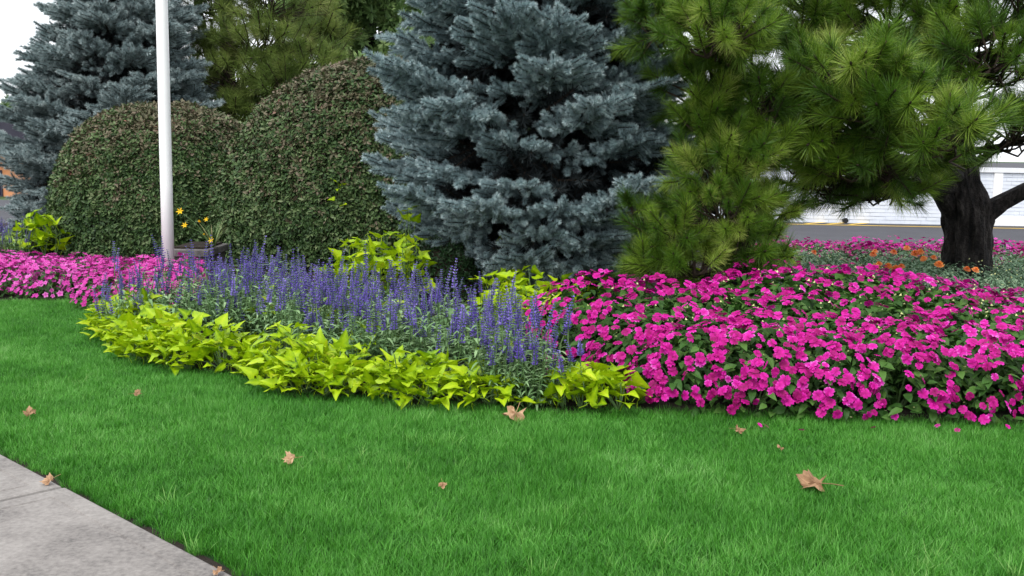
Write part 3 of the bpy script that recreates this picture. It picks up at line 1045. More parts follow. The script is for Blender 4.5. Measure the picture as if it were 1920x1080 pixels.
def dome_points(r, n, a, b, H, p=2.4, low=0.0):
    """points and normals on a clipped dome (superellipse profile)"""
    az = r.uniform(0, 2 * math.pi, n)
    s = r.uniform(0, 1, n)
    el = np.arcsin(np.clip(s, 0, 1)) * 0.98
    ce, se = np.cos(el) ** (2 / p), np.sin(el) ** (2 / p)
    P = np.stack([a * ce * np.cos(az), b * ce * np.sin(az), low + (H - low) * se], 1)
    Nn = norm(np.stack([np.cos(az) * np.cos(el) ** (2 - 2 / p) / a, np.sin(az) * np.cos(el) ** (2 - 2 / p) / b, np.sin(el) ** (2 - 2 / p) / (H - low)], 1))
    return P, Nn


def clipped_shrub(name, label, loc, a, b, H, n, seed, main, top=None, top_from=0.72, p=2.4, scale=1.0, group=None):
    r = np.random.default_rng(seed)
    root = thing(name, label, 'shrub', loc)
    P, N = dome_points(r, n, a, b, H, p)
    lump = np.array([0.03 * mnoise.noise(Vector((q[0] * 2.2 + seed, q[1] * 2.2, q[2] * 2.2))) + 0.035 * mnoise.noise(Vector((q[0] * 7, q[1] * 7, q[2] * 7 + seed))) for q in P])
    depth = np.abs(r.normal(0, 0.055, n))
    P = P + N * (lump - depth)[:, None]
    keep = P[:, 2] > 0.02
    P, N = P[keep], N[keep]
    D_ = norm(N + r.normal(0, 0.45, N.shape) + np.array([0, 0, 0.35]))
    sc_ = r.uniform(0.8, 1.25, len(P)) * scale
    eul = dir_eulers(D_, r.uniform(0, 6.28, len(P)))
    if top is None:
        scatter('foliage', P, eul, sc_, main, root, seed)
    else:
        f = (P[:, 2] / H - top_from) / (1 - top_from) + r.normal(0, 0.42, len(P))
        f += 0.25 * np.array([mnoise.noise(Vector((q[0] * 1.5, q[1] * 1.5, q[2] * 1.5 + 9))) for q in P])
        isb = f > 0.62
        scatter('foliage', P[~isb], eul[~isb], sc_[~isb], main, root, seed)
        scatter('bronzed_foliage', P[isb], eul[isb], sc_[isb], top, root, seed + 1)
    # closed dark core standing in for dense growth, added to block see-through gaps
    mb = MB()
    nu, nv = 36, 14
    for j in range(nv + 1):
        el = (math.pi / 2) * j / nv
        for i in range(nu):
            az = 2 * math.pi * i / nu
            ce, se = math.cos(el) ** (2 / p) if j < nv else 0.0, math.sin(el) ** (2 / p)
            q = np.array([a * ce * math.cos(az), b * ce * math.sin(az), H * se]) * 0.90
            q *= 1 + 0.05 * mnoise.noise(Vector(q * 3))
            mb.add([q], [])
    for j in range(nv):
        for i in range(nu):
            i2 = (i + 1) % nu
            mb.f.append((j * nu + i, j * nu + i2, (j + 1) * nu + i2, (j + 1) * nu + i)); mb.m.append(0)
    mb.build('inner_dark_core', M['twig'], root)
    mb = MB()
    for k in range(7):
        an = k * 0.9
        mb.tube([(0.05 * math.cos(an), 0.05 * math.sin(an), 0), (0.5 * a * math.cos(an), 0.5 * b * math.sin(an), 0.55 * H)], [0.03, 0.012], 6)
    mb.build('stems', M['twig'], root)['kind'] = 'stuff'
    return root


HD = 12.5
c = D(800, 480, HD)
clipped_shrub('clipped_shrub', 'tall clipped dome shrub, dark green with bronzed top, touching the blue spruce', (c[0], HD, 0), 400 * HD / FPX, 1.5, D(760, 108, HD)[2], 38000, 61, hedge_c, hedge_top_c, 0.34, 2.5, 0.80)
HL = 13.6
c = D(318, 480, HL)
clipped_shrub('clipped_shrub', 'lower wide clipped shrub with rounded brownish top directly behind the flagpole', (c[0], HL, 0), 212 * HL / FPX, 1.3, D(330, 196, HL)[2], 24000, 63, hedge_c, hedge_top_c, 0.44, 2.6, 0.80)
c = D(835, 520, 8.9)
clipped_shrub('boxwood_shrub', 'small dark green boxwood under the blue spruce skirts', (c[0], 9.0, 0), 0.34, 0.3, 0.62, 1500, 65, box_c, None, p=2.3)
c = D(75, 470, 13.0)
clipped_shrub('boxwood_shrub', 'small dark shrub draped with chartreuse leaves in front of pale spruce', (c[0], 13.0, 0), 0.36, 0.3, 0.45, 1000, 66, box_c, None, p=2.2)

# ------------------------------------------------------------------ broadleaf trees at the back
leafy_c = templates('tree_sprigs', [sprig_mesh(40 + i, M['tree'], 11, 0.11, 0.05) for i in range(4)])


def broadleaf(name, label, loc, H, crown_r, n, seed, low=0.25, scale=1.6):
    r = np.random.default_rng(seed)
    root = thing(name, label, 'tree', loc)
    mb = MB()
    mb.tube([(0, 0, 0), (0.1, 0, H * .3), (0.0, 0.1, H * .6), (0.1, 0, H * .95)], [0.22, 0.17, 0.10, 0.02], 12, rough=.1)
    mb.build('trunk', M['bark'], root)
    PT, DR = [], []
    mb = MB()
    for k in range(46):
        z0 = H * r.uniform(low, 0.9)
        az = r.uniform(0, 6.28)
        L = crown_r * r.uniform(0.55, 1.0) * (1 - 0.55 * max(0, z0 / H - 0.4))
        e = np.array([math.cos(az) * L, math.sin(az) * L, z0 + L * r.uniform(0.05, 0.5)])
        path = bez((0.05, 0, z0), e, 0.1)
        mb.tube(path, np.linspace(0.05, 0.01, 7), 5, cap=False)
        for m in range(n // 46):
            t = r.uniform(0.35, 1.05)
            p = path[min(6, int(t * 6))] + r.normal(0, 0.26, 3) * np.array([1, 1, 0.6])
            PT.append(p); DR.append(norm(r.normal(0, 0.8, 3) + np.array([0, 0, 0.3])))
    mb.build('boughs', M['twig'], root)['kind'] = 'stuff'
    scatter('crown', np.array(PT), dir_eulers(np.array(DR), r.uniform(0, 6.28, len(PT))), scale * r.uniform(0.7, 1.2, len(PT)), leafy_c, root, seed)
    return root


c = D(690, 300, 23)
broadleaf('broadleaf_tree', 'loose mid green broadleaf tree with sky gaps behind the clipped dome', (c[0], 23, 0), 8.5, 2.6, 8000, 81, 0.15)
c = D(15, 250, 60)
broadleaf('broadleaf_tree', 'distant pale tree top above the orange building roof', (c[0], 62, -0.6), 4.4, 2.2, 1200, 83, 0.2, 2.2)

# ================================================================== FLOWER BEDS
# ---- sweet potato vine leaf meshes (large leaves, each its own object)


def vine_leaf(i):
    r = np.random.default_rng(900 + i)
    lob = r.uniform(0.0, 1.0)
    # half outline (t along, w half width), heart base, shoulder lobe, drawn out tip
    half = [(-0.12, 0.14), (-0.12, 0.30), (-0.03, 0.42 + 0.06 * lob), (0.10, 0.46 + 0.10 * lob), (0.22, 0.38 - 0.06 * lob), (0.38, 0.30 - 0.04 * lob), (0.58, 0.21), (0.78, 0.11), (0.91, 0.04)]
    cup, droop = r.uniform(0.10, 0.45), r.uniform(0.05, 0.38)
    wav = r.uniform(0.02, 0.05)

    def pt(t, w):
        z = cup * abs(w) * 1.0 - droop * max(t, 0) ** 2 + wav * math.sin(t * 11 + w * 9 + i)
        return (w, t, z)
    mb = MB()
    vs, ts, fs = [], [], []
    nrow = len(half)
    for (t, w) in half:
        tc = max(t, 0.0)
        vs += [pt(t, -w), pt((t + tc) / 2, -w * 0.5), pt(tc, 0.0), pt((t + tc) / 2, w * 0.5), pt(t, w)]
        lift = 0.0 if len(vs) % 2 else 0.22
        ts += [0.15 + lift, 0.35 + lift, 1.0, 0.35 + lift, 0.15 + lift]
    vs.append(pt(1.0, 0.0)); ts.append(0.5)
    for k in range(nrow - 1):
        a = 5 * k
        for j in range(4):
            fs.append((a + j, a + j + 1, a + 5 + j + 1, a + 5 + j))
    a = 5 * (nrow - 1)
    for j in range(4):
        fs.append((a + j, a + j + 1, len(vs) - 1))
    mb.add(vs, fs, ts)
    # petiole
    mb.tube([(0, 0, 0), (0, -0.25, -0.12), (0, -0.45, -0.40)], [0.014, 0.016, 0.018], 4, 0.6, cap=False)
    me = mb.mesh('vine_leaf', M['vine'])
    me.polygons.foreach_set('use_smooth', np.ones(len(me.polygons), bool))
    return me


VL = [vine_leaf(i) for i in range(7)]


def orient(o, loc, d, nrm, s):
    """local +Y along d, local +Z towards nrm"""
    Y = Vector(d).normalized()
    Z = Vector(nrm)
    X = Y.cross(Z).normalized()
    Z = X.cross(Y)
    m = Matrix((X, Y, Z)).transposed().to_4x4()
    o.matrix_local = Matrix.Translation(Vector(loc)) @ m @ Matrix.Scale(s, 4)


def vine_plant(label, group, loc, n, seed, rad=0.22, h=0.24, size=0.16, lean=(0, 0), lo=0.03):
    r = np.random.default_rng(seed)
    root = thing('sweet_potato_vine', label, 'plant', loc, group)
    stems = MB()
    for k in range(n):
        az = k * 2.39996 + r.normal(0, 0.35)
        q = math.sqrt((k + 0.5) / n)
        rr = rad * q * r.uniform(0.85, 1.15)
        z = lo + (h - lo) * (1 - q ** 2.2) * r.uniform(0.75, 1.15) + 0.02
        p = np.array([rr * math.cos(az) + lean[0] * z, rr * math.sin(az) + lean[1] * z, z])
        out = np.array([math.cos(az), math.sin(az), 0.0])
        d = norm(out * r.uniform(0.5, 1.1) + np.array([0, 0, 0.12 + r.uniform(-0.2, 0.9) * (1.1 - 0.6 * q)]) + r.normal(0, 0.30, 3))
        nr = norm(np.array([0, 0, 1.0]) + r.normal(0, 0.42, 3) - out * 0.15)
        o = obj('leaf', VL[r.integers(0, len(VL))], root)
        orient(o, p, d, nr, size * r.uniform(0.65, 1.2))
        if k % 3 == 0:
            stems.tube([(0, 0, 0), p * 0.55 + np.array([0, 0, 0.02]), p - d * 0.03], [0.005, 0.004, 0.003], 5, cap=False)
    stems.build('stems', M['stem'], root)['kind'] = 'stuff'
    return root


# edge rows of vine along the tongue of the bed
edge_run = [np.array(G(u, v)[:2]) for (u, v) in EDGE_PX if 186 < u < 1190 and v > 600]
edge_run = [np.array(G(188, 612)[:2])] + edge_run


def along(run, step):
    out, acc = [], 0.0
    for i in range(len(run) - 1):
        d = run[i + 1] - run[i]
        L = np.linalg.norm(d)
        t = acc
        while t < L:
            out.append((run[i] + d * t / L, norm(np.array([-d[1], d[0]]))))
            t += step
        acc = t - L
    return out


LBL_EDGE = 'chartreuse sweet potato vine with large pointed leaves edging the lawn'
k = 0
for row, (inset, step, hh) in enumerate(((0.10, 0.17, 0.17), (0.27, 0.20, 0.24))):
    for (p, nrm) in along(edge_run, step):
        if nrm[1] < 0:
            nrm = -nrm
        q = p + nrm * inset + rng.normal(0, 0.02, 2)
        u, v = proj((q[0], q[1], 0))
        if row == 0 and u > 925:
            continue                      # salvia comes right to the edge here
        if row == 1 and u > 890:
            continue
        vine_plant(LBL_EDGE, 'vine plants edging the lawn', (q[0], q[1], 0.01), 32 if row == 0 else 26, 2000 + k, 0.17, hh * rng.uniform(0.72, 1.1), 0.090)
        k += 1

for (u, v) in ((1055, 770), (1090, 772), (1125, 772), (1160, 774), (1075, 756), (1110, 754), (1145, 758)):
    q = G(u, v)
    vine_plant('chartreuse vine at the lawn edge where the salvia meets the impatiens', 'vines between salvia and impatiens', (q[0], q[1], 0.01), 18, 2150 + k, 0.12, 0.17, 0.095)
    k += 1
LBL_MID = 'chartreuse sweet potato vine growing up among the violet salvia'
for (u, v, h, n) in ((600, 655, 0.30, 12), (500, 640, 0.28, 12), (965, 690, 0.30, 14), (985, 650, 0.34, 16), (740, 668, 0.30, 10), (690, 700, 0.26, 8), (950, 735, 0.22, 9), (280, 628, 0.24, 10)):
    q = G(u, v)
    vine_plant(LBL_MID, 'vine plants among the salvia', (q[0], q[1], 0.01), n + 6, 2200 + k, 0.17, h, 0.10)
    k += 1
LBL_BACK = 'chartreuse sweet potato vine spreading under the blue spruce'
for (u, v, h, n) in ((930, 650, 0.36, 14), (985, 655, 0.34, 14), (1020, 668, 0.32, 12), (960, 630, 0.38, 14), (930, 610, 0.40, 16), (990, 612, 0.38, 16), (1050, 608, 0.30, 16), (1010, 640, 0.30, 16), (1080, 590, 0.28, 14), (960, 590, 0.40, 14), (930, 575, 0.50, 12), (1040, 580, 0.3, 14), (1130, 585, 0.3, 10)):
    q = G(u, v)
    vine_plant(LBL_BACK, 'vine plants under the spruce', (q[0], q[1], 0.01), n + 8, 2300 + k, 0.22, h, 0.11)
    k += 1
for (u, v, h, n) in ((1315, 570, 0.45, 12), (1275, 580, 0.36, 8)):
    q = G(u, v)
    vine_plant('chartreuse vine sprig poking up between impatiens and bushy pine', 'vine sprigs by the pine', (q[0], q[1], 0.01), n, 2300 + k, 0.13, h, 0.12)
    k += 1
# tall clump climbing beside the boxwood
LBL_TALL = 'tall chartreuse sweet potato vine scrambling up beside the boxwood'
for (u, v, h, n, rr) in ((665, 590, 0.54, 34, 0.26), (720, 585, 0.60, 34, 0.24), (765, 580, 0.80, 30, 0.16), (640, 600, 0.48, 24, 0.2), (700, 600, 0.52, 28, 0.22), (755, 592, 0.58, 24, 0.16), (690, 592, 0.60, 26, 0.2), (780, 590, 0.55, 18, 0.14), (655, 595, 0.58, 22, 0.16)):
    q = G(u, v)
    vine_plant(LBL_TALL, 'tall vines by the boxwood', (q[0], q[1], 0.01), n, 2400 + k, rr, h, 0.105, lo=0.12)
    k += 1
for (u, v, h, n) in ((55, 500, 0.5, 14), (85, 500, 0.42, 14), (105, 505, 0.36, 10), (45, 505, 0.42, 8)):
    q = D(u, v, 12.5)
    vine_plant('chartreuse vine growing in front of the pale spruce', 'vines by the pale spruce', (q[0], 12.5, 0.01), n, 2500 + k, 0.18, h, 0.17)
    k += 1
q = D(637, 372, 11.15)
vine_plant('small chartreuse vine shoot peeping out of the clipped dome shrub', None, (q[0], 11.15, q[2] - 0.15), 6, 2600, 0.07, 0.36, 0.09)

# ---- impatiens


def flower_mesh(i, mat, dia=1.0):
    r = np.random.default_rng(1200 + i)
    mb = MB()
    for k in range(5):
        th = 2 * math.pi * k / 5 + r.normal(0, 0.08)
        d = np.array([math.cos(th), math.sin(th), r.uniform(-0.15, 0.30)])
        s = np.array([-math.sin(th), math.cos(th), 0.0])
        L, W = 0.5 * r.uniform(0.85, 1.12), 0.50 * r.uniform(0.9, 1.1)
        n_ = np.array([0, 0, 1.0])
        z = 0.02 * k
        vs = [(0, 0, z), d * L * 0.55 - s * W * 0.48 + n_ * (0.05 + z), d * L * 0.5 + n_ * (0.02 + z), d * L * 0.55 + s * W * 0.48 + n_ * (0.03 + z), d * L * 0.95 - s * W * 0.30 + n_ * (z - 0.03), d * L * 0.88 + n_ * (z + .01), d * L * 0.95 + s * W * 0.30 + n_ * (z - 0.05)]
        t = r.uniform(0, 1)
        mb.add(vs, [(0, 2, 1), (0, 3, 2), (1, 2, 5, 4), (2, 3, 6, 5)], [0.0, t * 0.8, t * 0.3, t * 0.8, t, t * 0.6, t])
    return mb.mesh('impatiens_flower', mat)


IF = [flower_mesh(i, M['magenta']) for i in range(6)]


def mound_profile(rr):
    return np.clip(1 - np.clip(rr, 0, 1) ** 2.6, 0, 1) ** 0.55


def mound_points(r, n, R_, H):
    """random points on a mound, with normals"""
    az = r.uniform(0, 6.283, n)
    u = r.uniform(0, 1, n)
    el = np.arcsin(u)
    ce, se = np.cos(el) ** 0.75, np.sin(el) ** 0.8
    P = np.stack([R_ * ce * np.cos(az), R_ * ce * np.sin(az), H * se], 1)
    N = norm(np.stack([np.cos(az) * np.cos(el) / R_, np.sin(az) * np.cos(el) / R_, np.sin(el) / H], 1))
    return P, N


def mound_foliage(name, seed, R_, H, n, ll, lw, mat, inner=0.35):
    r = np.random.default_rng(seed)
    mb = MB()
    P, N = mound_points(r, n, R_, H)
    for p, nn in zip(P, N):
        q = 1 - abs(r.normal(0, inner * 0.5))
        p = p * q
        p[2] = max(p[2], 0.015)
        az = math.atan2(p[1], p[0])
        d = norm(np.array([math.cos(az), math.sin(az), 0]) + r.normal(0, 0.7, 3) * np.array([1, 1, 0.4]))
        d = norm(d - nn * 0.3 * d.dot(nn))
        leaf_shape(mb, p, d, norm(nn + np.array([0, 0, 0.9]) + r.normal(0, 0.3, 3)), ll * r.uniform(0.65, 1.2), lw * r.uniform(0.8, 1.2), r.uniform(0, 1), 0.25, 0.35)
    for k in range(9):
        az = k * 0.7
        mb.tube([(0.03 * math.cos(az), 0.03 * math.sin(az), 0), (0.6 * R_ * math.cos(az), 0.6 * R_ * math.sin(az), 0.6 * H)], [0.006, 0.004], 4, 0.3, 1, cap=False)
    return mb.mesh(name, [mat, M['stem']])


IMPF = [mound_foliage('impatiens_foliage', 1300 + i, 0.34, 0.42, 300, 0.075, 0.042, M['imp_leaf']) for i in range(6)]


def bud_mesh(seed, R_, H, n, s):
    r = np.random.default_rng(seed)
    mb = MB()
    P, N = mound_points(r, n, R_ * 1.02, H * 1.03)
    for p, nn in zip(P, N):
        e = s * r.uniform(0.7, 1.3)
        vs = [p + nn * e * 1.6, p + np.array([e, 0, 0]), p + np.array([0, e, 0]), p - np.array([e, 0, 0]), p - np.array([0, e, 0])]
        mb.add(vs, [(0, 1, 2), (0, 2, 3), (0, 3, 4), (0, 4, 1)], r.uniform(0, 1))
    return mb.mesh('buds', M['bud'])


BUD = [bud_mesh(1350 + i, 0.34, 0.42, 26, 0.0065) for i in range(3)]

# outline of the magenta mass on the ground
IMP_PX = [(1205, 773), (1300, 776), (1500, 781), (1800, 790), (2100, 800), (2250, 720), (2100, 690), (1920, 680), (1780, 660), (1700, 640), (1560, 628), (1440, 630), (1300, 660), (1180, 662), (1060, 668), (1020, 690), (1060, 715), (1150, 738)]
IMP = [tuple(G(u, v)[:2]) for u, v in IMP_PX]
imps = []
step = 0.37
minx, maxx = min(p[0] for p in IMP), max(p[0] for p in IMP)
miny, maxy = min(p[1] for p in IMP), max(p[1] for p in IMP)
fl_ = np.array([G(u, v)[:2] for u, v in IMP_PX[:5]])
for row in range(12):
    x = minx + (step / 2 if row % 2 else 0)
    while x < maxx:
        ey = np.interp(x, fl_[:, 0], fl_[:, 1])
        q = np.array([x, ey + 0.16 + row * step * 0.87]) + rng.normal(0, 0.03, 2)
        if (in_poly(q[0], q[1], IMP) or (row == 0 and x > fl_[0, 0])) and q[0] < 0.5 * q[1] + 0.35:
            imps.append((q[0], q[1], rng.uniform(0.90, 1.08) * (1.0 + 0.24 * min(1, row * step * 0.87 / 1.5))))
        x += step
imps = [(x, y, s) for (x, y, s) in imps]
front_line = [tuple(G(u, v)[:2]) for u, v in IMP_PX[:5]]


def front_gap(x, y):
    for i in range(len(front_line) - 1):
        a, b = front_line[i], front_line[i + 1]
        if a[0] <= x <= b[0]:
            return y - (a[1] + (b[1] - a[1]) * (x - a[0]) / (b[0] - a[0]))
    return 1.0


IMPn = np.array(imps)
for i, (x, y, s) in enumerate(imps):
    r = np.random.default_rng(3000 + i)
    front = front_gap(x, y) < 0.30
    lab = 'magenta impatiens plant in the broad mound, beside the lawn grass' if front else 'magenta impatiens plant within the broad mound in front of the pines'
    root = thing('impatiens_plant', lab, 'plant', (x, y, 0.012), 'magenta impatiens along the lawn' if front else 'magenta impatiens inside the mound', 0.0)
    f = obj('foliage', IMPF[i % 6], root)
    f.scale = (s, s, s)
    f.rotation_euler = (0, 0, r.uniform(0, 6.28))
    f['kind'] = 'stuff'
    bd = obj('buds', BUD[i % 3], root)
    bd.scale = (s, s, s)
    bd.rotation_euler = (0, 0, r.uniform(0, 6.28))
    bd['kind'] = 'stuff'
    P, N = mound_points(r, 430 if front else 300, 0.345 * s, 0.43 * s)
    cnt = 0
    clus = rand_unit(r) * 3
    for p, nn in zip(P, N):
        w = p + np.array([x, y, 0.0])
        # patchy: leave some foliage areas open
        if mnoise.noise(Vector((w[0] * 5.5, w[1] * 5.5, w[2] * 5.5))) < (-0.34 if front else -0.30):
            continue
        if nn[1] > 0.45 and nn[2] < 0.6:       # faces away from the lawn and into neighbours
            continue
        dd = IMPn[:, :2] - w[:2]
        rr = np.sqrt((dd ** 2).sum(1)) / (0.345 * IMPn[:, 2])
        hh = 0.43 * IMPn[:, 2] * mound_profile(rr)
        hh[i] = -1
        if (hh > w[2] - 0.01).any() or p[2] < 0.035:
            continue
        if p[2] < 0.10 and r.uniform() < 0.4:
            continue
        o = obj('flower', IF[r.integers(0, 6)], root)
        fd = norm(nn + np.array([0, -0.15, 0.30]) + r.normal(0, 0.42, 3))
        up_ = norm(r.normal(0, 1, 3))
        orient(o, p + nn * r.uniform(0.0, 0.035), np.cross(fd, up_), fd, 0.057 * r.uniform(0.65, 1.15))
        cnt += 1


def joined_flowers(seed, R_, H, n, dia, mat, petals=5):
    r = np.random.default_rng(seed)
    mb = MB()
    P, N = mound_points(r, n, R_, H)
    for p, nn in zip(P, N):
        if p[2] < 0.04:
            continue
        fd = norm(nn + np.array([0, 0, 0.4]) + r.normal(0, 0.3, 3))
        a = norm(np.cross(fd, rand_unit(r)))
        b = np.cross(fd, a)
        e = dia * 0.5 * r.uniform(0.75, 1.15)
        c0 = p + nn * r.uniform(0.005, 0.03)
        vs, ts = [c0], [0.25]
        t = r.uniform(0, 1)
        for k in range(petals * 2):
            th = math.pi * k / petals
            q = e * (1.0 if k % 2 else 0.68)
            vs.append(c0 + (a * math.cos(th) + b * math.sin(th)) * q + fd * (0.006 if k % 2 else 0.0))
            ts.append(t)
        m = petals * 2
        mb.add(vs, [(0, 1 + k, 1 + (k + 1) % m) for k in range(m)], ts)
    return mb.mesh('flowers', mat)


PKF = [joined_flowers(1500 + i, 0.27, 0.27, 150, 0.052, M['pink']) for i in range(4)]
PKL = [mound_foliage('impatiens_foliage', 1520 + i, 0.26, 0.25, 170, 0.06, 0.035, M['imp_leaf']) for i in range(4)]
RRF = [joined_flowers(1540 + i, 0.28, 0.34, 70, 0.06, M['magenta']) for i in range(4)]
RRL = [mound_foliage('impatiens_foliage', 1560 + i, 0.27, 0.32, 200, 0.065, 0.04, M['imp_leaf']) for i in range(4)]


def small_impatiens(loc, label, group, FL, LF, i, s=1.0):
    root = thing('impatiens_plant', label, 'plant', loc, group, i * 1.7)
    for nm, me in (('foliage', LF[i % 4]), ('flowers', FL[(i * 3) % 4])):
        o = obj(nm, me, root)
        o.scale = (s, s, s)
        o['kind'] = 'stuff'
    return root


# light pink drift by the flagpole
PK = [tuple(G(u, v)[:2]) for u, v in ((-200, 562), (100, 560), (190, 562), (215, 600), (300, 600), (345, 560), (360, 538), (200, 528), (-200, 530))]
k = 0
y = 7.4
row = 0
while y < 11:
    x = -8.0 + (0.15 if row % 2 else 0)
    while x < -2:
        q = np.array([x, y]) + rng.normal(0, 0.03, 2)
        if in_poly(q[0], q[1], PK) and math.hypot(q[0] - fp[0], q[1] - fp[1]) > 0.12:
            small_impatiens((q[0], q[1], 0.012), 'light pink impatiens in the low drift around the flagpole', 'light pink impatiens', PKF, PKL, k, rng.uniform(0.85, 1.1))
            k += 1
        x += 0.33
    y += 0.29
    row += 1
# darker row beside the asphalt
for j, yy in enumerate((13.05, 12.75, 12.4, 12.0)):
    x = 3.0 + 0.13 * j
    while x < 7.2:
        if not (j >= 3 and rng.uniform() < 0.5):
            small_impatiens((x + rng.normal(0, .05), yy + rng.normal(0, .05), 0.012), 'deep magenta impatiens in the back row bordering the asphalt', 'back row impatiens', RRF, RRL, k, rng.uniform(0.85, 1.08))
        k += 1
        x += 0.38

# ---- mealy sage


def spike_mesh(i):
    r = np.random.default_rng(1600 + i)
    mb = MB()
    bend = r.normal(0, 0.05, 2)

    def ax(t):
        return np.array([bend[0] * t * t, bend[1] * t * t, t])
    mb.tube([ax(-0.6), ax(0), ax(0.5), ax(0.98)], [0.012, 0.012, 0.010, 0.006], 4, 0.4, 1, cap=False)
    nl = 11
    for k in range(nl):
        t = 0.02 + 0.96 * k / (nl - 1)
        wd = 0.085 * (1.0 - 0.62 * t) * r.uniform(0.8, 1.2)
        m = 5 if t < 0.7 else 4
        for j in range(m):
            th = 2 * math.pi * j / m + k * 0.7 + r.normal(0, 0.2)
            rad = np.array([math.cos(th), math.sin(th), 0])
            d = norm(rad + np.array([0, 0, 0.55]))
            s = np.array([-math.sin(th), math.cos(th), 0])
            p = ax(t)
            tt = r.uniform(0, 1)
            L = wd * r.uniform(0.9, 1.3)
            mb.add([p, p + d * L * 0.6 - s * L * 0.42, p + d * L * 1.15 + np.array([0, 0, 0.02]), p + d * L * 0.6 + s * L * 0.42], [(0, 1, 2, 3)], tt)
    return mb.mesh('salvia_spike', [M['violet'], M['stem']])


SPK = [spike_mesh(i) for i in range(6)]


def salvia_foliage(i):
    r = np.random.default_rng(1700 + i)
    mb = MB()
    for k in range(13):
        az, q = k * 2.4, 0.13 * math.sqrt((k + .5) / 13)
        b0 = np.array([q * 0.5 * math.cos(az), q * 0.5 * math.sin(az), 0])
        e = np.array([q * 1.35 * math.cos(az), q * 1.35 * math.sin(az), r.uniform(0.20, 0.36)])
        mb.tube([b0, (b0 + e) / 2, e], [0.004, 0.0035, 0.003], 4, 0.4, 1, cap=False)
        for j in range(15):
            t = 0.12 + 0.88 * j / 14
            p = b0 + (e - b0) * t
            th = j * 2.2 + r.normal(0, 0.4)
            d = norm(np.array([math.cos(th), math.sin(th), r.uniform(0.0, 0.6)]))
            leaf_shape(mb, p, d, norm(np.array([0, 0, 1.0]) - 0.4 * d), r.uniform(0.055, 0.095) * (1.1 - 0.3 * t), r.uniform(0.014, 0.022), r.uniform(0, 1), 0.25, r.uniform(0.2, 0.7))
    return mb.mesh('salvia_foliage', [M['salvia_leaf'], M['stem']])


SVF = [salvia_foliage(i) for i in range(5)]
SAL_PX = [(205, 640), (220, 612), (300, 618), (360, 600), (410, 586), (480, 578), (560, 597), (640, 622), (710, 632), (800, 632), (890, 650), (960, 690), (1005, 715), (1055, 738), (1045, 768), (940, 768), (910, 728), (800, 724), (640, 708), (560, 684), (450, 652), (330, 648)]
SAL = [tuple(G(u, v)[:2]) for u, v in SAL_PX]


def salvia(x, y, seed, label, group, s=1.0, n=None):
    r = np.random.default_rng(seed)
    root = thing('salvia_plant', label, 'plant', (x, y, 0.012), group)
    f = obj('foliage', SVF[seed % 5], root)
    f.scale = (s, s, s * r.uniform(0.9, 1.1))
    f.rotation_euler = (0, 0, r.uniform(0, 6.28))
    f['kind'] = 'stuff'
    for k in range(n or int(r.choice([4, 6, 9, 11, 12, 14]))):
        az, q = k * 2.4 + r.normal(0, 0.3), 0.19 * math.sqrt(r.uniform(0.05, 1)) * s
        L = r.uniform(0.10, 0.19) * s
        p = (q * math.cos(az), q * math.sin(az), r.uniform(0.18, 0.40) * s)
        o = obj('flower_spike', SPK[r.integers(0, 6)], root, p)
        lean = r.normal(0, 0.09, 2) + np.array([math.cos(az), math.sin(az)]) * 0.16 * q / 0.19
        o.rotation_euler = (-lean[1], lean[0], r.uniform(0, 6.28))
        w = r.uniform(0.20, 0.26)
        o.scale = (w, w, L)
    return root


k = 0
row = 0
y = 5.3
while y < 9.4:
    x = -4.0 + (0.13 if row % 2 else 0)
    while x < 1.0:
        q = np.array([x, y]) + rng.normal(0, 0.045, 2)
        if in_poly(q[0], q[1], SAL) and rng.uniform() < 0.93:
            salvia(q[0], q[1], 4000 + k, 'violet blue salvia with upright flower spikes behind the chartreuse edging', 'violet salvia drift', 1.06 + 0.38 * mnoise.noise(Vector((q[0] * 2.3, q[1] * 2.3, 4.0))) + rng.normal(0, 0.06))
            k += 1
        x += 0.27
    y += 0.25
    row += 1
for (u, v, sz) in ((955, 764, 0.8), (1000, 768, 0.85), (930, 752, 0.85), (1035, 762, 0.8), (975, 745, 1.0)):
    q = G(u, v)
    salvia(q[0], q[1], 4150 + k, 'violet salvia reaching the lawn between two chartreuse vines', 'salvia at the lawn edge', sz, 6)
    k += 1
for (u, v) in ((8, 512), (28, 510), (-20, 508)):
    q = D(u, v, 12.0)
    salvia(q[0], 12.0, 4200 + k, 'pale violet salvia beyond the pink drift near the pale spruce', 'far salvia', 0.95)
    k += 1

# ---- grey green chrysanthemums with orange heads under the pine
MUM = [mound_foliage('mum_foliage', 1800 + i, 0.30, 0.36, 420, 0.05, 0.02, M['mum_leaf'], 0.25) for i in range(4)]
MBUD = [bud_mesh(1850 + i, 0.30, 0.37, 14, 0.008) for i in range(3)]


def pom_mesh(i):
    r = np.random.default_rng(1900 + i)
    mb = MB()
    for ring, (m, el, L) in enumerate(((9, 0.15, 0.5), (8, 0.55, 0.42), (6, 1.0, 0.32))):
        for k in range(m):
            th = 2 * math.pi * k / m + ring * 0.4
            d = np.array([math.cos(th) * math.cos(el), math.sin(th) * math.cos(el), math.sin(el)])
            s = np.array([-math.sin(th), math.cos(th), 0])
            b = np.array([0, 0, 0.08 * ring])
            t = r.uniform(0, 1)
            mb.add([b, b + d * L * 0.7 - s * 0.13, b + d * L, b + d * L * 0.7 + s * 0.13], [(0, 1, 2, 3)], [0.2, t, t, t])
    return mb.mesh('orange_bloom', M['orange'])


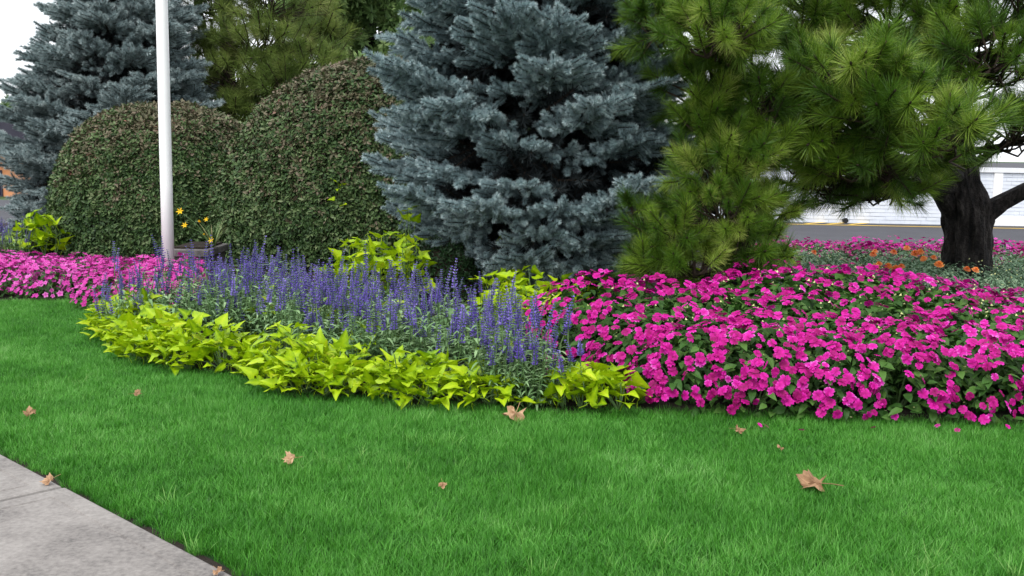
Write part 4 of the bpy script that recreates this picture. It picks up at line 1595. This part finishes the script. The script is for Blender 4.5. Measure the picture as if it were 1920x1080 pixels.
POM = [pom_mesh(i) for i in range(3)]
mums = []
for j, yy in enumerate((9.0, 9.45, 9.95, 10.5, 11.05, 11.6)):
    x0, x1 = D(1445, 500, yy)[0], D(1990, 500, yy)[0]
    x = x0 + (0.2 if j % 2 else 0)
    while x < x1:
        q = np.array([x, yy]) + rng.normal(0, 0.05, 2)
        if math.hypot(q[0] - trunkA[0][0][0], q[1] - TD) > 0.38:
            mums.append((q[0], q[1]))
        x += 0.46
orange_px = [(1525, 478), (1640, 476), (1637, 482), (1715, 483), (1715, 480), (1732, 490), (1750, 488), (1648, 500), (1665, 505), (1680, 510), (1640, 508), (1760, 502), (1700, 470), (1748, 458), (1855, 470), (1868, 466), (1812, 510), (1828, 512), (1830, 478), (1725, 478), (1690, 505), (1675, 478)]
mum_roots = []
for i, (x, y) in enumerate(mums):
    root = thing('chrysanthemum_plant', 'grey green chrysanthemum with orange blooms around the pine trunk', 'plant', (x, y, 0.012), 'chrysanthemums by the pine trunk')
    s = rng.uniform(0.9, 1.1)
    f = obj('foliage', MUM[i % 4], root); f.scale = (s, s, s); f['kind'] = 'stuff'; f.rotation_euler = (0, 0, i * 1.3)
    f = obj('buds', MBUD[i % 3], root); f.scale = (s, s, s); f['kind'] = 'stuff'
    mum_roots.append((root, s, [0]))
for j, (u, v) in enumerate(orange_px):
    # the bloom sits on the mound surface first met by this direction
    best = None
    for dd in np.arange(8.6, 13.4, 0.03):
        p = D(u, v, dd)
        for (rt, s, cnt) in mum_roots:
            rr = math.hypot(p[0] - rt.location.x, p[1] - rt.location.y) / (0.30 * s)
            if rr < 1 and p[2] - 0.012 < 0.38 * s * (1 - rr ** 2.6) ** 0.55:
                best = (p, rt, cnt)
                break
        if best:
            break
    if best:
        p, rt, cnt = best
        o = obj('bloom', POM[j % 3], rt)
        fd = norm(np.array([rng.normal(0, .3), -0.5, 1.0]))
        orient(o, p - np.array(rt.location) + np.array([0, 0, 0.02]), np.cross(fd, [0.3, 0.9, 0.1]), fd, rng.uniform(0.075, 0.11))
        cnt[0] += 1
for (rt, s, cnt) in mum_roots:
    if cnt[0] == 0:
        rt['label'] = 'grey green chrysanthemum still in bud around the pine trunk'
        rt['group'] = 'budding chrysanthemums'

# ---- daylily in the planter
dl = thing('daylily', 'yellow daylily with arching narrow leaves in the stone planter', 'plant', (sp[0] + 0.12, 10.75, 0.325))
r = np.random.default_rng(77)
for k in range(34):
    az = r.uniform(0, 6.28)
    d = norm([math.cos(az) * 0.45 - 0.12, math.sin(az) * 0.45, 1])
    mb = MB()
    blade(mb, (0.02 * math.cos(az), 0.02 * math.sin(az), 0), d, norm([-math.sin(az), math.cos(az), 0]), r.uniform(0.22, 0.42), 0.014, np.array([math.cos(az) * 0.3, math.sin(az) * 0.3, -0.25]) * r.uniform(0.3, 1), 5, r.uniform(0, 1))
    mb.build('leaf', M['lily_leaf'], dl)


def lily_flower(i, closed):
    mb = MB()
    for k in range(6):
        th = math.pi * k / 3 + i
        out = 0.25 if closed else 0.9
        d = norm([math.cos(th) * out, math.sin(th) * out, 0.8])
        leaf_shape(mb, (0, 0, 0), d, norm([-math.cos(th) * .6, -math.sin(th) * .6, 1]), 1.0 if not closed else 1.2, 0.42 if k % 2 else 0.34, 0.3 + 0.1 * k, 0.2, 0.35 if not closed else 0.0)
    return mb.mesh('lily_flower', M['yellow_petal'])


LF_ = [lily_flower(0, False), lily_flower(1, True)]
for (u, v, c_, s) in ((338, 397, 0, 0.045), (347, 423, 0, 0.038), (377, 417, 1, 0.04), (387, 412, 0, 0.03), (397, 451, 0, 0.042), (385, 441, 1, 0.03)):
    p = D(u, v, 10.66) - np.array(dl.location)
    mb = MB()
    mb.tube([(0, 0, 0), (p * 0.5 + np.array([0, 0, 0.05])), p], [0.004, 0.0035, 0.003], 5)
    stx = mb.build('flower_stem', M['stem'], dl)
    o = obj('flower', LF_[c_], stx)
    fd = norm([rng.normal(-0.2, .2), -0.9, 0.5])
    orient(o, p, np.cross(fd, [0.9, 0.2, 0.1]), fd, s)

# ================================================================== FALLEN LEAVES


def maple_leaf(i, curl):
    r = np.random.default_rng(2100 + i)
    lob = [(0, 0.95), (14, 0.70), (26, 0.76), (34, 0.56), (52, 0.92), (66, 0.68), (76, 0.74), (92, 0.50), (112, 0.72), (130, 0.52), (150, 0.50), (172, 0.22)]
    pts = [(a, q) for a, q in lob] + [(360 - a, q) for a, q in reversed(lob[1:])]
    rings = [0.0, 0.35, 0.7, 1.0]
    vs, ts, fs = [(0, 0, 0)], [0.5], []
    n = len(pts)
    ph = r.uniform(0, 6.28)
    for q in rings[1:]:
        for (a, w) in pts:
            ww = min(w, 0.42) * q if q < 0.6 else (min(w, 0.42) * 0.55 + w * 0.25 if q < 1 else w)
            ww *= 0.5
            x, y = ww * math.sin(R(a)), ww * math.cos(R(a))
            z = curl * (x * math.cos(ph) + y * math.sin(ph)) ** 2 * 0.9 + 0.12 * math.sin(R(a) * 3 + i) * q + r.normal(0, 0.03)
            vs.append((x, y, z)); ts.append(r.uniform(0.2, 0.9))
    for k in range(n):
        fs.append((0, 1 + (k + 1) % n, 1 + k))
    for m in range(2):
        for k in range(n):
            k2 = (k + 1) % n
            fs.append((1 + m * n + k, 1 + m * n + k2, 1 + (m + 1) * n + k2, 1 + (m + 1) * n + k))
    mb = MB()
    mb.add(vs, fs, ts)
    mb.tube([(0, -0.04, 0), (0.02, -0.35, 0.03), (0.06, -0.6, 0.0)], [0.012, 0.01, 0.012], 5, 0.3)
    return mb


FALL = [(1531, 905, 0.175, 0.8, 'largest dry tan maple leaf lying alone on the open lawn'),
        (966, 776, 0.16, 0.9, 'dry tan maple leaf curled against the salvia at the bed edge'),
        (1384, 806, 0.075, 1.2, 'narrow upright tan leaf in grass before the magenta impatiens'),
        (1463, 840, 0.045, 1.0, 'tiny brown leaf scrap in grass between impatiens and largest leaf'),
        (545, 860, 0.085, 1.2, 'small curled brown leaf in the middle of the lawn'),
        (830, 908, 0.05, 1.2, 'tiny orange brown leaf scrap on the open lawn'),
        (256, 738, 0.07, 1.0, 'small pale brown leaf on lawn below the chartreuse edging'),
        (55, 775, 0.085, 0.9, 'small tan leaf on lawn well above the pavement'),
        (93, 900, 0.075, 1.3, 'small rust brown leaf standing at the pavement edge by the joint'),
        (408, 1070, 0.05, 1.0, 'small reddish leaf scrap at the pavement corner edge')]
for i, (u, v, s, curl, lab) in enumerate(FALL):
    z = 0.045
    p = G(u, v, z)
    o = maple_leaf(i, curl).build('fallen_leaf', M['dry'])
    o.location = p
    o.scale = (s, s, s)
    o.rotation_mode = 'ZYX'
    o.rotation_euler = (R(17 + 8 * (i % 3)), R(-8 + 7 * (i % 4)), R(63 + 97 * i))
    tag(o, lab, 'leaf', 'dry leaves on the lawn')
for i, (u, v) in enumerate(((1425, 797), (1438, 800), (1502, 806), (1637, 802), (1758, 798), (1795, 806), (1890, 800))):
    p = G(u, v, 0.045)
    o = obj('fallen_flower', IF[i % 6], None, p)
    o.scale = (0.03,) * 3
    o.rotation_euler = (0.5, 0.3, i)
    tag(o, 'fallen magenta blossom on the grass just before the impatiens', 'flower', 'fallen blossoms on the grass')
